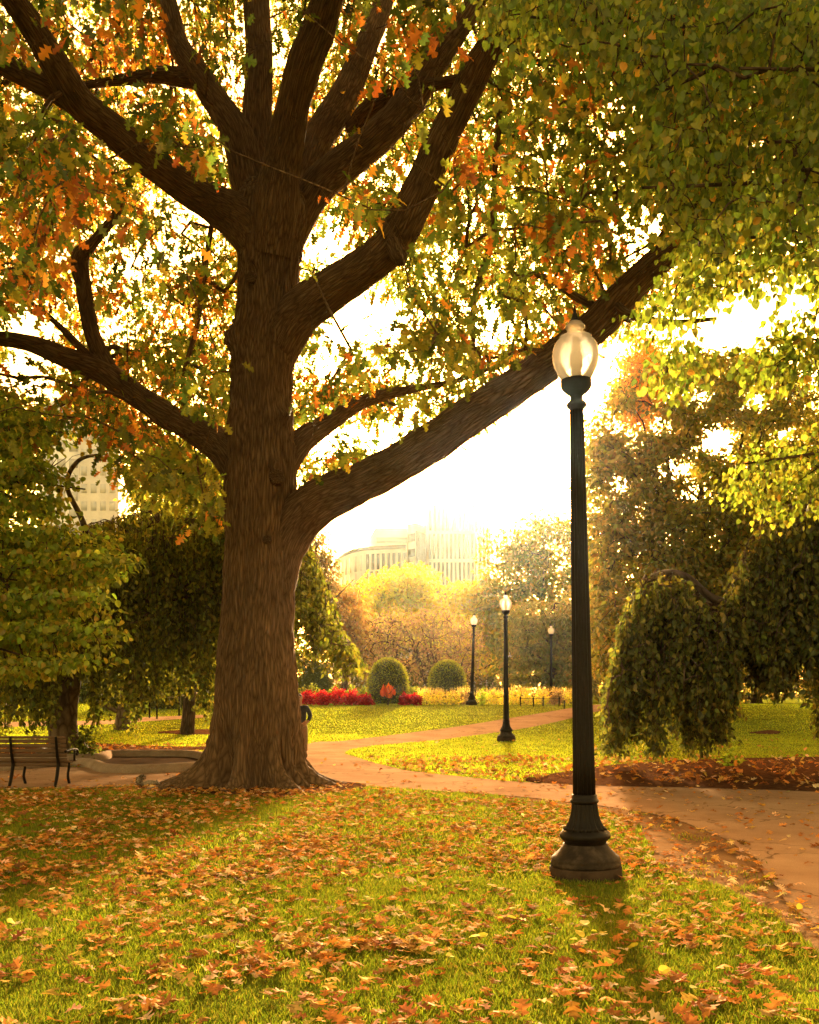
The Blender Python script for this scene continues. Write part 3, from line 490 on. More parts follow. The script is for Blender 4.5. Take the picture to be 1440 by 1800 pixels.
# --- background trees
def bg_tree(label, base_px, d, poly, n, per, rad, lsz, cols, group=None, gaps=(), dd=None, tw=.35, tmpl=OVAL, seed=80, stems=1, name='park_tree', lay=0, cat='tree', bark='bark', r0=.01, base_y=None, fork=.35):
    bx = (base_px-CX)/F*d; bz = float(ground_z(bx, d)); root = empty(name, (bx, d, bz), label, cat, group)
    poly = np.array(poly, float); top = HC+(HZ-poly[:, 1].min())/F*d; dd = dd or (poly[:, 0].max()-poly[:, 0].min())/F*d*.38; mx = (poly[:, 0].mean()-CX)/F*d
    sk = []; h = top-bz
    for s in range(stems):
        a = s*2.4+.5; sp = (.0 if stems == 1 else .16*h); e = np.array([bx+(mx-bx)*.7+sp*math.cos(a), d+sp*math.sin(a)*.6, bz+h*.8]); b = np.array([bx+.03*h*math.cos(a)*(stems > 1), d, bz-.1])
        f1 = b+(e-b)*.35+np.array([math.cos(a), math.sin(a), 0])*.02*h
        sk.append(bare_limb(root, 'trunk' if s == 0 else 'stem', [b, b+np.array([0, 0, .3]), f1, b+(e-b)*.65, e], [tw*1.3, tw, tw*.75, tw*.5, tw*.12], M[bark], 9, seed))
        for k in range(5):
            t = fork+.11*k; p0 = sk[s][int(t*(len(sk[s])-1))]; an = RG.random()*6.28; ex = p0+np.array([math.cos(an)*h*.26, math.sin(an)*h*.18, h*(.12+.1*RG.random())])
            sk.append(bare_limb(root, 'limb', [p0, (p0+ex)/2+np.array([0, 0, -.02*h]), ex], [tw*.4, tw*.25, tw*.06], M[bark], 6))
    C = px_clusters(n, poly, d-dd, d+dd, gaps, seed=seed)
    if lay: C = layered(C, lay, .65)
    V, Fq, T = clusters_to_leaves(tmpl, C, per, rad, lsz, lambda P, C: pal(cols, len(P), .22)*(.72+.6*vnoise(C*.5, seed+1))[:, None], .4, .9, .55); npmesh('crown', V, [Fq], M['leaf'], root, False, T)
    V, Fq, B = grow(np.vstack(sk), C, r0, .4); npmesh('twigs', V, [Fq], M[bark], root, True, bark=B); return root
COPPER = [(.11, .10, .011), (.16, .13, .014), (.08, .085, .01), (.21, .14, .016), (.14, .15, .014)]
bg_tree('tall dark bronze tree with airy crown behind the near lamp', 1235, 43, [(1030, 1000), (1028, 770), (1055, 730), (1080, 705), (1110, 670), (1170, 655), (1215, 610), (1260, 640), (1300, 610), (1340, 625), (1380, 640), (1420, 690), (1450, 760), (1470, 900), (1440, 1080), (1340, 1130), (1100, 1180), (1040, 1180)], 3900, 19, .66, .22, COPPER, dd=6, stems=6, tw=.32, seed=81, gaps=[(1120, 740, 62, 24), (1260, 770, 45, 30), (1150, 690, 40, 22), (1190, 820, 36, 22), (1220, 865, 26, 18), (1330, 700, 30, 24), (1230, 690, 26, 20), (1090, 850, 24, 20), (1380, 760, 26, 20), (1300, 830, 24, 16)], fork=.3)
bg_tree('bright orange autumn tree glimpsed above the near lamp on the right', 1165, 46, [(1080, 700), (1095, 650), (1110, 605), (1135, 580), (1165, 615), (1172, 660), (1150, 700), (1160, 740), (1110, 760)], 330, 17, .55, .19, [(.6, .2, .012), (.5, .26, .02), (.42, .22, .02)], dd=2.5, tw=.12, seed=82)
bg_tree('round green autumn tree left of the near lamp shaft', 968, 112, [(850, 1010), (870, 985), (845, 965), (900, 935), (940, 910), (975, 905), (1010, 915), (1060, 960), (1060, 1190), (900, 1195), (850, 1150)], 1350, 17, 1.3, .48, [(.13, .14, .014), (.18, .165, .016), (.10, .12, .012), (.24, .17, .02)], dd=8, tw=.6, seed=83, gaps=[(972, 957, 10, 10), (870, 972, 10, 8)])
bg_tree('broad low tree with hazy green layers behind the flower bed', 975, 72, [(880, 1170), (885, 1090), (920, 1060), (960, 1075), (1020, 1040), (1060, 1060), (1070, 1215), (900, 1215)], 700, 17, .75, .28, [(.12, .13, .022), (.15, .15, .03), (.19, .15, .03), (.10, .11, .018)], dd=3, tw=.22, seed=84, lay=1.1)
bg_tree('golden yellow green tree below the pale office blocks', 690, 125, [(625, 1130), (615, 1060), (640, 1035), (650, 1015), (680, 1020), (700, 995), (735, 995), (760, 1020), (775, 1045), (780, 1130)], 620, 16, 1.4, .5, [(.34, .33, .025), (.27, .29, .03), (.4, .34, .03)], dd=8, tw=.5, seed=85)
bg_tree('yellow green tree in front of the brick house between lamps', 820, 122, [(770, 1130), (775, 1060), (800, 1035), (830, 1020), (860, 1030), (880, 1060), (890, 1130), (870, 1180), (780, 1180)], 480, 16, 1.3, .48, [(.32, .28, .025), (.25, .26, .028), (.38, .28, .03)], dd=8, tw=.45, seed=86, gaps=[(806, 1040, 9, 6), (822, 1062, 8, 6)])
bg_tree('slim russet tree with pale bark just right of the big trunk', 603, 76, [(575, 1120), (570, 1050), (590, 1030), (615, 1030), (635, 1050), (640, 1110), (620, 1150)], 220, 15, .9, .32, [(.28, .16, .03), (.22, .16, .03), (.2, .12, .03)], dd=4, tw=.3, seed=87, bark='beech_bark')
bg_tree('spreading purple brown crabapple with bare twiggy crown behind the topiaries', 770, 78, [(600, 1170), (600, 1110), (625, 1090), (680, 1075), (740, 1070), (800, 1075), (835, 1095), (845, 1150), (835, 1195), (760, 1190), (640, 1190)], 900, 9, .9, .22, [(.2, .13, .06), (.16, .10, .05), (.22, .16, .06), (.17, .15, .04)], dd=3.5, stems=5, tw=.16, seed=88, r0=.014, fork=.2)
bg_tree('dark reddish conifer peeking out behind the big trunk', 545, 70, [(540, 1120), (530, 960), (545, 930), (560, 940), (575, 970), (588, 1010), (580, 1060), (570, 1120)], 320, 16, .7, .26, [(.09, .06, .02), (.12, .075, .025), (.075, .065, .018)], dd=2.5, tw=.25, seed=89)
bg_tree('deep green maple filling the gap left of the big trunk', 330, 34, [(235, 960), (225, 850), (250, 800), (300, 770), (400, 770), (420, 850), (420, 1000), (300, 1000)], 420, 17, .6, .19, YGREEN, dd=4, tw=.25, seed=90, tmpl=OAK, fork=.5)
bg_tree('dark evergreen shade tree behind the far left hedge', 60, 66, [(-120, 1230), (-120, 1120), (0, 1110), (150, 1130), (300, 1140), (450, 1130), (520, 1140), (560, 1230)], 900, 16, 1.1, .36, [(.05, .06, .012), (.07, .08, .015), (.04, .05, .01)], dd=5, tw=.35, seed=91, fork=.15)
bg_tree('dusky green tree closing the view behind the right lawn', 1330, 62, [(1020, 1225), (1020, 1050), (1120, 960), (1300, 950), (1460, 940), (1560, 1000), (1560, 1235)], 900, 16, 1.0, .34, [(.06, .06, .014), (.085, .08, .018), (.05, .055, .012), (.15, .1, .02)], dd=4, tw=.35, seed=92, fork=.15)
bg_tree('small flared trunk on the sunny lawn far left under the curtains', 215, 36, [(140, 1160), (150, 1080), (230, 1040), (300, 1080), (300, 1160)], 160, 15, .6, .2, GREEN, dd=2, tw=.28, seed=93, bark='beech_bark')
bg_tree('pale yellow tree in the sunlight past the left edge', 20, 46, [(-100, 950), (-100, 700), (40, 700), (60, 780), (60, 900)], 200, 16, .8, .24, YGREEN, dd=3, tw=.25, seed=94, fork=.5)
wq = RG.uniform((-150, 1040), (1600, 1236), (5200, 2)); wt = 1085+70*n2(wq[:, 0]*.02, wq[:, 0]*0, 1, 9)-60*((wq[:, 0] > 1000)|(wq[:, 0] < 420)); wq = wq[wq[:, 1] > wt]; wd_ = RG.uniform(172, 200, len(wq))
WC = np.stack([(wq[:, 0]-CX)/F*wd_, wd_, np.maximum(HC+(HZ-wq[:, 1])/F*wd_, .9)], -1)
V, Fq, T = clusters_to_leaves(OVAL, WC, 13, 1.9, .85, lambda P, C: pal([(.06, .065, .014), (.09, .085, .018), (.12, .1, .02), (.05, .055, .012)], len(P), .25)*(.7+.7*vnoise(C*.2, 3))[:, None], .3, .9, .7)
props(npmesh('woods', V, [Fq], M['leaf'], None, False, T), 'dim mass of far trees and shrubs closing the park behind the beds', 'woods', kind='stuff')
# ================================================================== FLOWER BEDS, TOPIARY, HEDGE
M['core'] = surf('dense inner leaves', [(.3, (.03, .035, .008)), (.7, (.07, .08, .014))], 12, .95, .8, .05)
def egg(name, label, cat, px, d, y0, y1, wpx, cols, n=5200, lsz=.085, group=None, square=2.2, mid=.36):
    bx = (px-CX)/F*d; zb = HC+(HZ-y1)/F*d; h = (y1-y0)/F*d; r = wpx/2/F*d; gz = float(ground_z(bx, d)); zb = max(gz, zb)
    root = empty(name, (bx, d, gz), label, cat, group)
    def rad(t): return r*np.where(t < mid, .62+.38*np.sin(np.clip(t/mid, 0, 1)*PI/2), np.clip(1-((np.clip(t, mid, 1)-mid)/(1-mid))**square, 0, 1)**.5)
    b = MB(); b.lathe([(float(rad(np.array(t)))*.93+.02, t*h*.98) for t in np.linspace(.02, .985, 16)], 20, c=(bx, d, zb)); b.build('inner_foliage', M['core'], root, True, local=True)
    t = RG.random(n)**.9; a = RG.random(n)*2*PI; rr = rad(t)*(1+.05*RG.normal(size=n)-.03); P = np.stack([bx+rr*np.cos(a), d+rr*np.sin(a), zb+t*h], -1)
    D = np.stack([np.cos(a), np.sin(a), (t-.35)*1.6], -1)+unit(n)*.7; V, Fq, T = leaves(OVAL, P, D, RG.normal(size=n)*2, lsz*(.7+.6*RG.random(n)), pal(cols, n, .2)*(.7+.6*vnoise(P*3, 3))[:, None]); npmesh('foliage', V, [Fq], M['beech_leaf'], root, False, T)
    s = MB(); s.tube([(bx, d, gz-.05), (bx, d, zb+.3*h)], [.07, .05], 8); s.build('stem', M['bark'], root, True, local=True); return root
YEW = [(.2, .22, .014), (.25, .26, .018), (.14, .165, .012)]
egg('topiary', 'clipped egg shaped topiary with an orange plant before it', 'topiary', 682, 52, 1157, 1238, 70, YEW)
egg('topiary', 'clipped dome topiary with browned top behind yellow flowers', 'topiary', 786, 56, 1161, 1234, 66, YEW, square=3, mid=.2)
egg('topiary', 'dim clipped cone topiary in shade beside the big trunk', 'topiary', 556, 60, 1166, 1232, 60, [(.05, .06, .012), (.07, .08, .014)], square=1.6, mid=.15, n=3000)  # shade on this one is put into its darker leaf colours
def shrub(name, label, cat, px, d, y0, y1, wpx, cols, n, lsz, group, spikes=0, scol=None):
    bx = (px-CX)/F*d; gz = float(ground_z(bx, d)); zt = HC+(HZ-y0)/F*d; h = zt-gz; r = wpx/2/F*d; root = empty(name, (bx, d, gz), label, cat, group)
    st = [np.array([[bx, d, gz]])]; C = unit(60); C[:, 2] = np.abs(C[:, 2]); C = C*RG.random((60, 1))**.4*np.array([r, r, h*.9])+np.array([bx, d, gz+.05])
    V, Fq, T = clusters_to_leaves(OVAL, C, n//60, .16, lsz, lambda P, C: pal(cols, len(P), .25), -.5, .8, .8); npmesh('foliage', V, [Fq], M['petal'], root, False, T)
    V, Fq, B = grow(np.array([[bx, d, gz-.03]]), C, .003, .45); npmesh('stems', V, [Fq], M['bark'], root, bark=B)
    if spikes:
        Vs, Fs, Ts = [], [], []; o = 0
        P = np.stack([bx+RG.normal(size=spikes)*r*.5, d+RG.normal(size=spikes)*r*.5, gz+h*(.62+.3*RG.random(spikes))], -1)
        k = 14; t = np.tile(np.linspace(0, 1, k), spikes); Q = np.repeat(P, k, 0)+np.stack([t*0, t*0, t*.28], -1)+RG.normal(size=(spikes*k, 3))*.008
        D = unit(len(Q)); D[:, 2] += 1.0; sz_ = .075*(1.1-.7*t)
        for i_ in range(spikes): w_ = slice(i_*k, i_*k+k); V, Fq, T = leaves(OVAL, Q[w_], D[w_], RG.normal(size=k), sz_[w_], pal(scol, k, .15)); npmesh('flower_spike', V, [Fq], M['petal'], root, False, T)
    return root
REDS = [(.34, .006, .016), (.45, .012, .02), (.22, .004, .012), (.5, .03, .03)]
ORD = ['first', 'second', 'third', 'fourth', 'fifth', 'sixth', 'seventh', 'eighth', 'ninth', 'tenth', 'eleventh', 'twelfth']
for i, (px, yt, w) in enumerate([(541, 1212, 28), (566, 1214, 28), (594, 1209, 34), (622, 1214, 32), (643, 1222, 22), (713, 1222, 18), (729, 1220, 20)]):
    shrub('red_shrub', f'crimson leaved shrub, {ORD[i]} red one counted from the big trunk', 'shrub', px, 50.5, yt, 1242, w, REDS, 900, .12, 'red shrubs in the flower bed')
for i, (px, yt, w) in enumerate([(532, 1204, 24), (552, 1202, 24), (586, 1204, 28), (616, 1203, 30), (640, 1205, 24), (726, 1205, 30)]):
    shrub('green_shrub', f'lime green bushy plant, {ORD[i]} from the trunk behind the red shrubs', 'shrub', px, 52.5, yt, 1236, w, [(.16, .2, .02), (.22, .24, .025), (.10, .14, .015)], 700, .13, 'green plants behind the red shrubs')
YF = [(.74, .64, .08), (.62, .58, .06), (.48, .5, .05), (.75, .64, .14)]
for i, px in enumerate([748, 772, 797, 815, 851, 873, 901, 925, 953, 978, 1000]):
    shrub('yellow_flower', f'feathery yellow flowering plant, {ORD[i]} from the left in the sunny border', 'flower', px, 50+RG.random()*2, 1213+RG.integers(-2, 4), 1241, 31, YF if i not in (3, 9) else [(.26, .18, .08), (.3, .2, .1)], 600, .1, 'yellow flowers along the far bed', 26, [(.62, .52, .2), (.55, .45, .12)])
def spiky():
    d = 50.3; bx = (683-CX)/F*d; gz = float(ground_z(bx, d)); root = empty('orange_plant', (bx, d, gz), 'upright orange flame like plant in front of the egg topiary', 'plant')
    n = 46; P = np.stack([bx+RG.normal(size=n)*.12, d+RG.normal(size=n)*.08, gz+.35+RG.random(n)*.35], -1); D = unit(n)*.35; D[:, 2] = 1
    V, Fq, T = leaves(OVAL, P, D, RG.normal(size=n)*2, .42*(.7+.6*RG.random(n)), pal([(.6, .16, .02), (.5, .1, .02)], n)); npmesh('blooms', V, [Fq], M['petal'], root, False, T)
    V, Fq, B = grow(np.array([[bx, d, gz]]), P, .008, .3); npmesh('stems', V, [Fq], M['bark'], root, bark=B)
spiky()
sp = shrub('lime_sprig', 'single bright lime round leaved plant among the yellow flowers', 'plant', 848, 50.2, 1207, 1224, 9, [(.3, .4, .03)], 120, .16, None)
shrub('seedling', 'small bright green seedling at the mulch edge under the drooping tree', 'plant', 1284, 20.5, 1320, 1350, 34, [(.16, .24, .02), (.22, .28, .03)], 120, .11, None)
shrub('ivy_clump', 'low dark leafy clump at the foot of the gnarled trunk', 'plant', 148, 22.6, 1268, 1322, 42, [(.06, .075, .012), (.09, .1, .015)], 420, .1, None)
def hedge(label, x0, x1, d0, d1, y0, h):
    A = at(x0, 1260, d0); B = at(x1, 1260, d1); n = 5200; t = RG.random(n); side = RG.integers(0, 3, n); u = RG.random(n)
    za = float(ground_z(A.x, d0)); L = np.array([B.x-A.x, B.y-A.y]); nrm = np.array([-L[1], L[0]])/np.linalg.norm(L); w = .9
    off = np.where(side == 0, 0, np.where(side == 1, u*w, u*w)); z = np.where(side == 0, u*h, h)
    z0 = ground_z(A.x+L[0]*t, A.y+L[1]*t); P = np.stack([A.x+L[0]*t+nrm[0]*off, A.y+L[1]*t+nrm[1]*off, z0+z], -1)+RG.normal(size=(n, 3))*.05
    root = empty('hedge', tuple(P.mean(0)[:2])+(za,), label, 'hedge')
    V, Fq, T = leaves(OVAL, P, unit(n), RG.normal(size=n)*3, .13*(.7+.6*RG.random(n)), pal([(.13, .13, .025), (.17, .16, .03), (.10, .10, .02)], n)); npmesh('foliage', V, [Fq], M['beech_leaf'], root, False, T)
    c = [(A.x, A.y), (B.x, B.y), (B.x+nrm[0]*w, B.y+nrm[1]*w), (A.x+nrm[0]*w, A.y+nrm[1]*w)]; b = MB()
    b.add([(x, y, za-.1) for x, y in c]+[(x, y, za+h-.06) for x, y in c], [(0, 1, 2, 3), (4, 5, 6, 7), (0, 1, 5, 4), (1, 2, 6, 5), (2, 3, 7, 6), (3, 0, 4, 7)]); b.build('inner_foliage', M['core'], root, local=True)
hedge('low clipped hedge behind thin posts, nearer the gnarled trunk', 180, 312, 45, 46.5, 1238, 1.0)
hedge('low clipped hedge behind thin posts, next to the big trunk', 322, 400, 47, 48, 1238, .9)
def post(px, d, h, label, group):
    x = (px-CX)/F*d; z = float(ground_z(x, d)); b = MB(); b.lathe([(.035, -.05), (.035, h-.12), (.05, h-.1), (.05, h-.07), (.03, h-.05), (.045, h-.02), (.02, h)], 10)
    o = b.build('fence_post', M['iron'], None, True); o.location = (x, d, z); return props(o, label, 'post', group)
for i, (px, d) in enumerate([(263, 41), (276, 40.5), (315, 42), (326, 46), (350, 46)]): post(px, d, 1.0-.02*i, f'thin black post, {ORD[i]} from the left along the far hedge path', 'posts by the hedge path')
for i, (px, d, h) in enumerate([(915, 49, .5), (938, 48.6, .5), (955, 49, .5), (983, 49, .5), (992, 46.5, .42)]): post(px, d, h, f'short dark post, {ORD[i]} from the left before the yellow flowers', 'posts by the yellow flowers')
post(1064, 50, .55, 'short dark post beside the pale path right of the near lamp', None)
post(9, 36, 1.0, 'dark post at the left edge by the sunlit path', None)
def wire(P, label):
    b = MB(); b.tube(spline(np.array(P), 14), .012, 6); o = b.build('chain', M['iron']); return props(o, label, 'chain')
for lab, L in (('thin chain strung between the short posts before the yellow flowers', [(915, 49, .4), (938, 48.6, .4), (955, 49, .4), (983, 49, .4)]), ('thin rail joining the posts along the far hedge', [(263, 41, .85), (276, 40.5, .85), (315, 42, .85), (350, 46, .8)])):
    wire([((px-CX)/F*d, d, float(ground_z((px-CX)/F*d, d))+z) for px, d, z in L], lab)
# ================================================================== LAMPS
def glassmat():
    m, nt, o = mat('ribbed lamp glass'); g = N(nt, 'ShaderNodeBsdfTranslucent'); g.inputs[0].default_value = (.96, .93, .88, 1)
    d = N(nt, 'ShaderNodeBsdfDiffuse'); d.inputs[0].default_value = (.8, .75, .66, 1); s = N(nt, 'ShaderNodeBsdfGlossy', Roughness=.18); t = N(nt, 'ShaderNodeBsdfTransparent')
    w = N(nt, 'ShaderNodeTexNoise', Scale=55.0, Detail=2); tc = N(nt, 'ShaderNodeTexCoord'); nt.links.new(tc.outputs['Object'], w.inputs['Vector'])
    b = N(nt, 'ShaderNodeBump', Strength=.5, Distance=.01); nt.links.new(w.outputs['Fac'], b.inputs['Height'])
    for x in (g, d, s): nt.links.new(b.outputs[0], x.inputs['Normal'])
    m1 = N(nt, 'ShaderNodeMixShader', Fac=.12); nt.links.new(g.outputs[0], m1.inputs[1]); nt.links.new(d.outputs[0], m1.inputs[2])
    m2 = N(nt, 'ShaderNodeMixShader', Fac=.34); nt.links.new(m1.outputs[0], m2.inputs[1]); nt.links.new(t.outputs[0], m2.inputs[2])
    fr = N(nt, 'ShaderNodeFresnel', IOR=1.45); m3 = N(nt, 'ShaderNodeMixShader'); nt.links.new(fr.outputs[0], m3.inputs[0]); nt.links.new(m2.outputs[0], m3.inputs[1]); nt.links.new(s.outputs[0], m3.inputs[2])
    nt.links.new(m3.outputs[0], o.inputs[0]); return m
M['glass'] = glassmat()
M['fitting'] = surf('lamp fitting', [(.3, (.5, .43, .36)), (.7, (.7, .62, .54))], 6, .6, .2)
lamp = empty('street_lamp', (0, 0, 0), 'tall black fluted lamp post standing nearest on the leafy lawn', 'lamp', 'acorn globe lamp posts')
fl = lambda k, s, z: (.035 if k % 4 in (0,) else -.03 if k % 4 == 2 else 0)
b = MB(); b.lathe([(.305, -.06), (.305, .085), (.295, .095)], 48); b.build('plinth', M['plinth'], lamp, True)
b = MB(); b.lathe([(.285, .095), (.297, .105), (.297, .125), (.288, .145), (.292, .155), (.285, .172), (.262, .19), (.225, .225), (.192, .262), (.186, .285)], 48); LBASE = b.build('base', M['iron_base'], lamp, True)
b = MB(); b.lathe([(.178, .285), (.178, .303), (.196, .318), (.214, .338), (.216, .36), (.206, .378), (.192, .392), (.186, .40)], 48); b.build('base_ring', M['iron'], LBASE, True)
b = MB(); b.lathe([(.178, .40), (.150, .43), (.128, .47), (.114, .52), (.106, .57), (.102, .61), (.1, .628)], 64, flute=lambda k, s, z: .085*math.cos(2*PI*k/4)); b.build('fluted_bell', M['iron'], lamp, True)
b = MB(); b.lathe([(.104, .625), (.118, .632), (.122, .645), (.118, .658), (.108, .663), (.108, .69), (.104, .70), (.092, .705)], 40); b.build('collar', M['iron'], lamp, True)
b = MB(); b.lathe([(.0905-.034*((z-.70)/3.28)**.85, z) for z in np.linspace(.70, 3.98, 14)], 64, flute=lambda k, s, z: .085*math.cos(2*PI*k/4)); b.build('shaft', M['iron'], lamp, True)
b = MB(); b.lathe([(.058, 3.975), (.062, 3.99), (.084, 4.01), (.088, 4.03), (.078, 4.045), (.058, 4.06), (.052, 4.09), (.062, 4.11), (.092, 4.13), (.124, 4.165), (.132, 4.19), (.132, 4.235), (.122, 4.24), (.11, 4.225)], 40); b.build('cup', M['iron'], lamp, True)
b = MB(); b.lathe([(.05, 4.19), (.046, 4.33), (.05, 4.34), (.06, 4.35), (.06, 4.44), (.05, 4.45), (.04, 4.52), (.03, 4.60)], 20); FIT = b
G_ = [(.122, 4.235), (.152, 4.29), (.18, 4.35), (.195, 4.41), (.198, 4.455), (.19, 4.51), (.168, 4.56), (.142, 4.585), (.136, 4.593), (.136, 4.606), (.118, 4.612), (.082, 4.622), (.068, 4.645), (.066, 4.668), (.072, 4.674), (.083, 4.680), (.083, 4.70), (.074, 4.706), (.064, 4.722), (.046, 4.738)]
V = np.array([(r*math.cos(2*PI*k/40), r*math.sin(2*PI*k/40), z) for r, z in G_ for k in range(40)]); Fq = np.array([(i*40+k, i*40+(k+1) % 40, (i+1)*40+(k+1) % 40, (i+1)*40+k) for i in range(len(G_)-1) for k in range(40)])
GLOBE = npmesh('globe', V, [Fq], M['glass'], lamp, True); FIT.build('lamp_fitting', M['fitting'], GLOBE, True)
b = MB(); b.lathe([(.048, 4.732), (.05, 4.742), (.034, 4.752), (.028, 4.77), (.02, 4.79), (.022, 4.80), (.012, 4.812), (.014, 4.826), (.003, 4.875)], 20); b.build('finial', M['iron'], GLOBE, True)
def lamp_copy(label):
    r = lamp.copy(); COL.objects.link(r); r['label'] = label
    for ch in lamp.children:
        c = ch.copy(); COL.objects.link(c); c.parent = r
        for g in ch.children: e = g.copy(); COL.objects.link(e); e.parent = c
    return r
def stand(r, px, d, lean=0, sink=0):
    x = (px-CX)/F*d; r.location = (x, d, float(ground_z(x, d))-sink); r.rotation_euler = (0, lean, RG.random()*.2)
LAMPS = [(890, 31.4, -.004, 'black lamp post on the grass beside the branch path, second nearest'), (829, 51, .03, 'leaning black lamp post at the left end of the yellow flowers'), (969, 59, 0, 'distant lamp post rising behind the yellow flowers by the near lamp'), (896, 96, 0, 'faintest tiny lamp post far off behind the second lamp')]
for px, d, le, lab in LAMPS: stand(lamp_copy(lab), px, d, le)
stand(lamp, 1030, 8.26, -.02)
# ================================================================== BENCH, BASIN
BD = 16.1; bx1 = (115-CX)/F*BD
bench = empty('park_bench', (bx1-1.2, BD+.2, 0), 'dark slatted park bench seen from behind at the left edge', 'bench')
bl, br = bx1-2.45, bx1
def bx(name, x0, x1, y0, y1, z0, z1, m, tilt=0, bev=.008):
    b = MB(); b.box(x0, x1, y0, y1, z0, z1); o = b.build(name, m, bench, local=True); mo = o.modifiers.new('bevel', 'BEVEL'); mo.width = bev; mo.segments = 2; return o
for i, z in enumerate([.345, .425, .505, .585, .665, .745, .815]):
    y = BD+.10-.12*((z-.345)/.5); bx('back_slat', bl, br, y, y+.026, z, z+(.062 if i < 6 else .045), M['wood'])
for i in range(5): y = BD+.16+i*.085; bx('seat_slat', bl, br, y, y+.07, .405-.006*i*(i < 3), .435-.006*i*(i < 3), M['wood'])
for px in (17, 97, 17-80):
    x = (px-CX)/F*BD+.03; f = MB()
    f.tube(spline(np.array([(x, BD-.10, 0), (x, BD-.03, .12), (x, BD+.045, .30), (x, BD+.06, .40), (x, BD+.0, .6), (x, BD-.05, .85)]), 22), np.interp(np.linspace(0, 1, 22), [0, .05, .3, 1], [.05, .026, .03, .022]), 8)
    f.tube(spline(np.array([(x, BD+.06, .385), (x, BD+.3, .385), (x, BD+.55, .40), (x, BD+.57, .3), (x, BD+.52, .15), (x, BD+.6, .0)]), 22), .024, 8)
    f.box(x-.045, x+.045, BD-.15, BD-.05, 0, .02); f.build('support_frame', M['iron'], bench, True, local=True)
a = MB(); a.tube(spline(np.array([(br+.0, BD-.0, .60), (br+.01, BD+.25, .62), (br+.01, BD+.5, .61), (br+.01, BD+.57, .56), (br+.01, BD+.53, .52), (br+.01, BD+.5, .55)]), 26), .022, 8); a.tube([(br+.01, BD+.4, .42), (br+.01, BD+.42, .61)], .018, 8); a.build('armrest', M['iron'], bench, True, local=True)
def basin():
    root_p = [(-140, 1356), (-60, 1357), (20, 1354), (80, 1348), (130, 1346), (165, 1349), (188, 1357), (240, 1359), (300, 1357), (350, 1352), (372, 1342), (352, 1334), (320, 1331), (250, 1331), (205, 1331), (188, 1332), (178, 1337), (150, 1339), (100, 1340), (40, 1341), (-60, 1341), (-140, 1342)]
    P = np.array([list(on_ground(*p))+[.01] for p in root_p]); n = 160; Q = spline(np.vstack([P, P[:1]]), n); c = P.mean(0)
    root = empty('stone_basin', (c[0], c[1], 0), 'low rounded stone basin rim curving behind the bench and trunk', 'basin')
    rad = .165*(1+.04*vnoise(Q*3, 9)); V, Fq, B = tube_np(Q, rad, 16); npmesh('rim', V, [Fq], M['stone'], root, True)
    fl_ = Q.copy(); fl_[:, 2] = .02; V = np.vstack([fl_, [[c[0], c[1], .02]]]); npmesh('basin_floor', V, [np.array([[i, i+1, n] for i in range(n-1)])], M['basin'], root)
    POLY['basin'] = Q[:, :2]
basin()
# back coping of the basin rises as a wall behind the sunken part
# ================================================================== PERSON AND SQUIRREL (skinned skeletons)
def skinned(name, nodes, edges, m, parent, sub=2, root_i=0):
    me = bpy.data.meshes.new(name); pl = Vector((0, 0, 0)); p_ = parent
    while p_ is not None: pl += p_.location; p_ = p_.parent
    me.from_pydata([tuple(Vector(n[0])-pl) for n in nodes], edges, []); me.update(); o = bpy.data.objects.new(name, me); link(o, parent); me.materials.append(m)
    mo = o.modifiers.new('skin', 'SKIN'); mo.use_smooth_shade = True
    ly = me.skin_vertices[0] if me.skin_vertices else None
    if ly is None:
        bpy.context.view_layer.objects.active = o; bpy.ops.mesh.customdata_skin_add(); ly = me.skin_vertices[0]
    for i, n in enumerate(nodes): ly.data[i].radius = (n[1], n[2] if len(n) > 2 else n[1]); ly.data[i].use_root = i == root_i
    s = o.modifiers.new('subdivision', 'SUBSURF'); s.levels = s.render_levels = sub; return o
M['skin'] = surf('skin', [(.3, (.32, .17, .11)), (.7, (.42, .24, .16))], 20, .6, 0); M['jacket'] = surf('dark blue jacket', [(.3, (.022, .027, .04)), (.7, (.045, .052, .07))], 14, .85, .5, .01)
M['trousers'] = surf('tan trousers', [(.3, (.16, .10, .06)), (.7, (.24, .16, .10))], 14, .9, .5, .01); M['hair'] = surf('dark hair', [(.3, (.02, .012, .008)), (.7, (.05, .03, .02))], 30, .7, .6, .01)
M['fur'] = surf('grey squirrel fur', [(.3, (.12, .09, .065)), (.55, (.24, .19, .14)), (.8, (.4, .34, .27))], 25, .95, 1, .01, stretch=(1, 1, 1)); M['shoe'] = surf('dark shoes', [(.3, (.03, .02, .015)), (.7, (.06, .045, .03))], 10, .6, 0)
pd = 24.3; pxx = (529.5-CX)/F*pd
per = empty('person', (pxx, pd, 0), 'person in dark jacket and tan trousers half hidden behind the big trunk', 'person')
def Pp(x, y, z): return (pxx+x, pd+y, z)
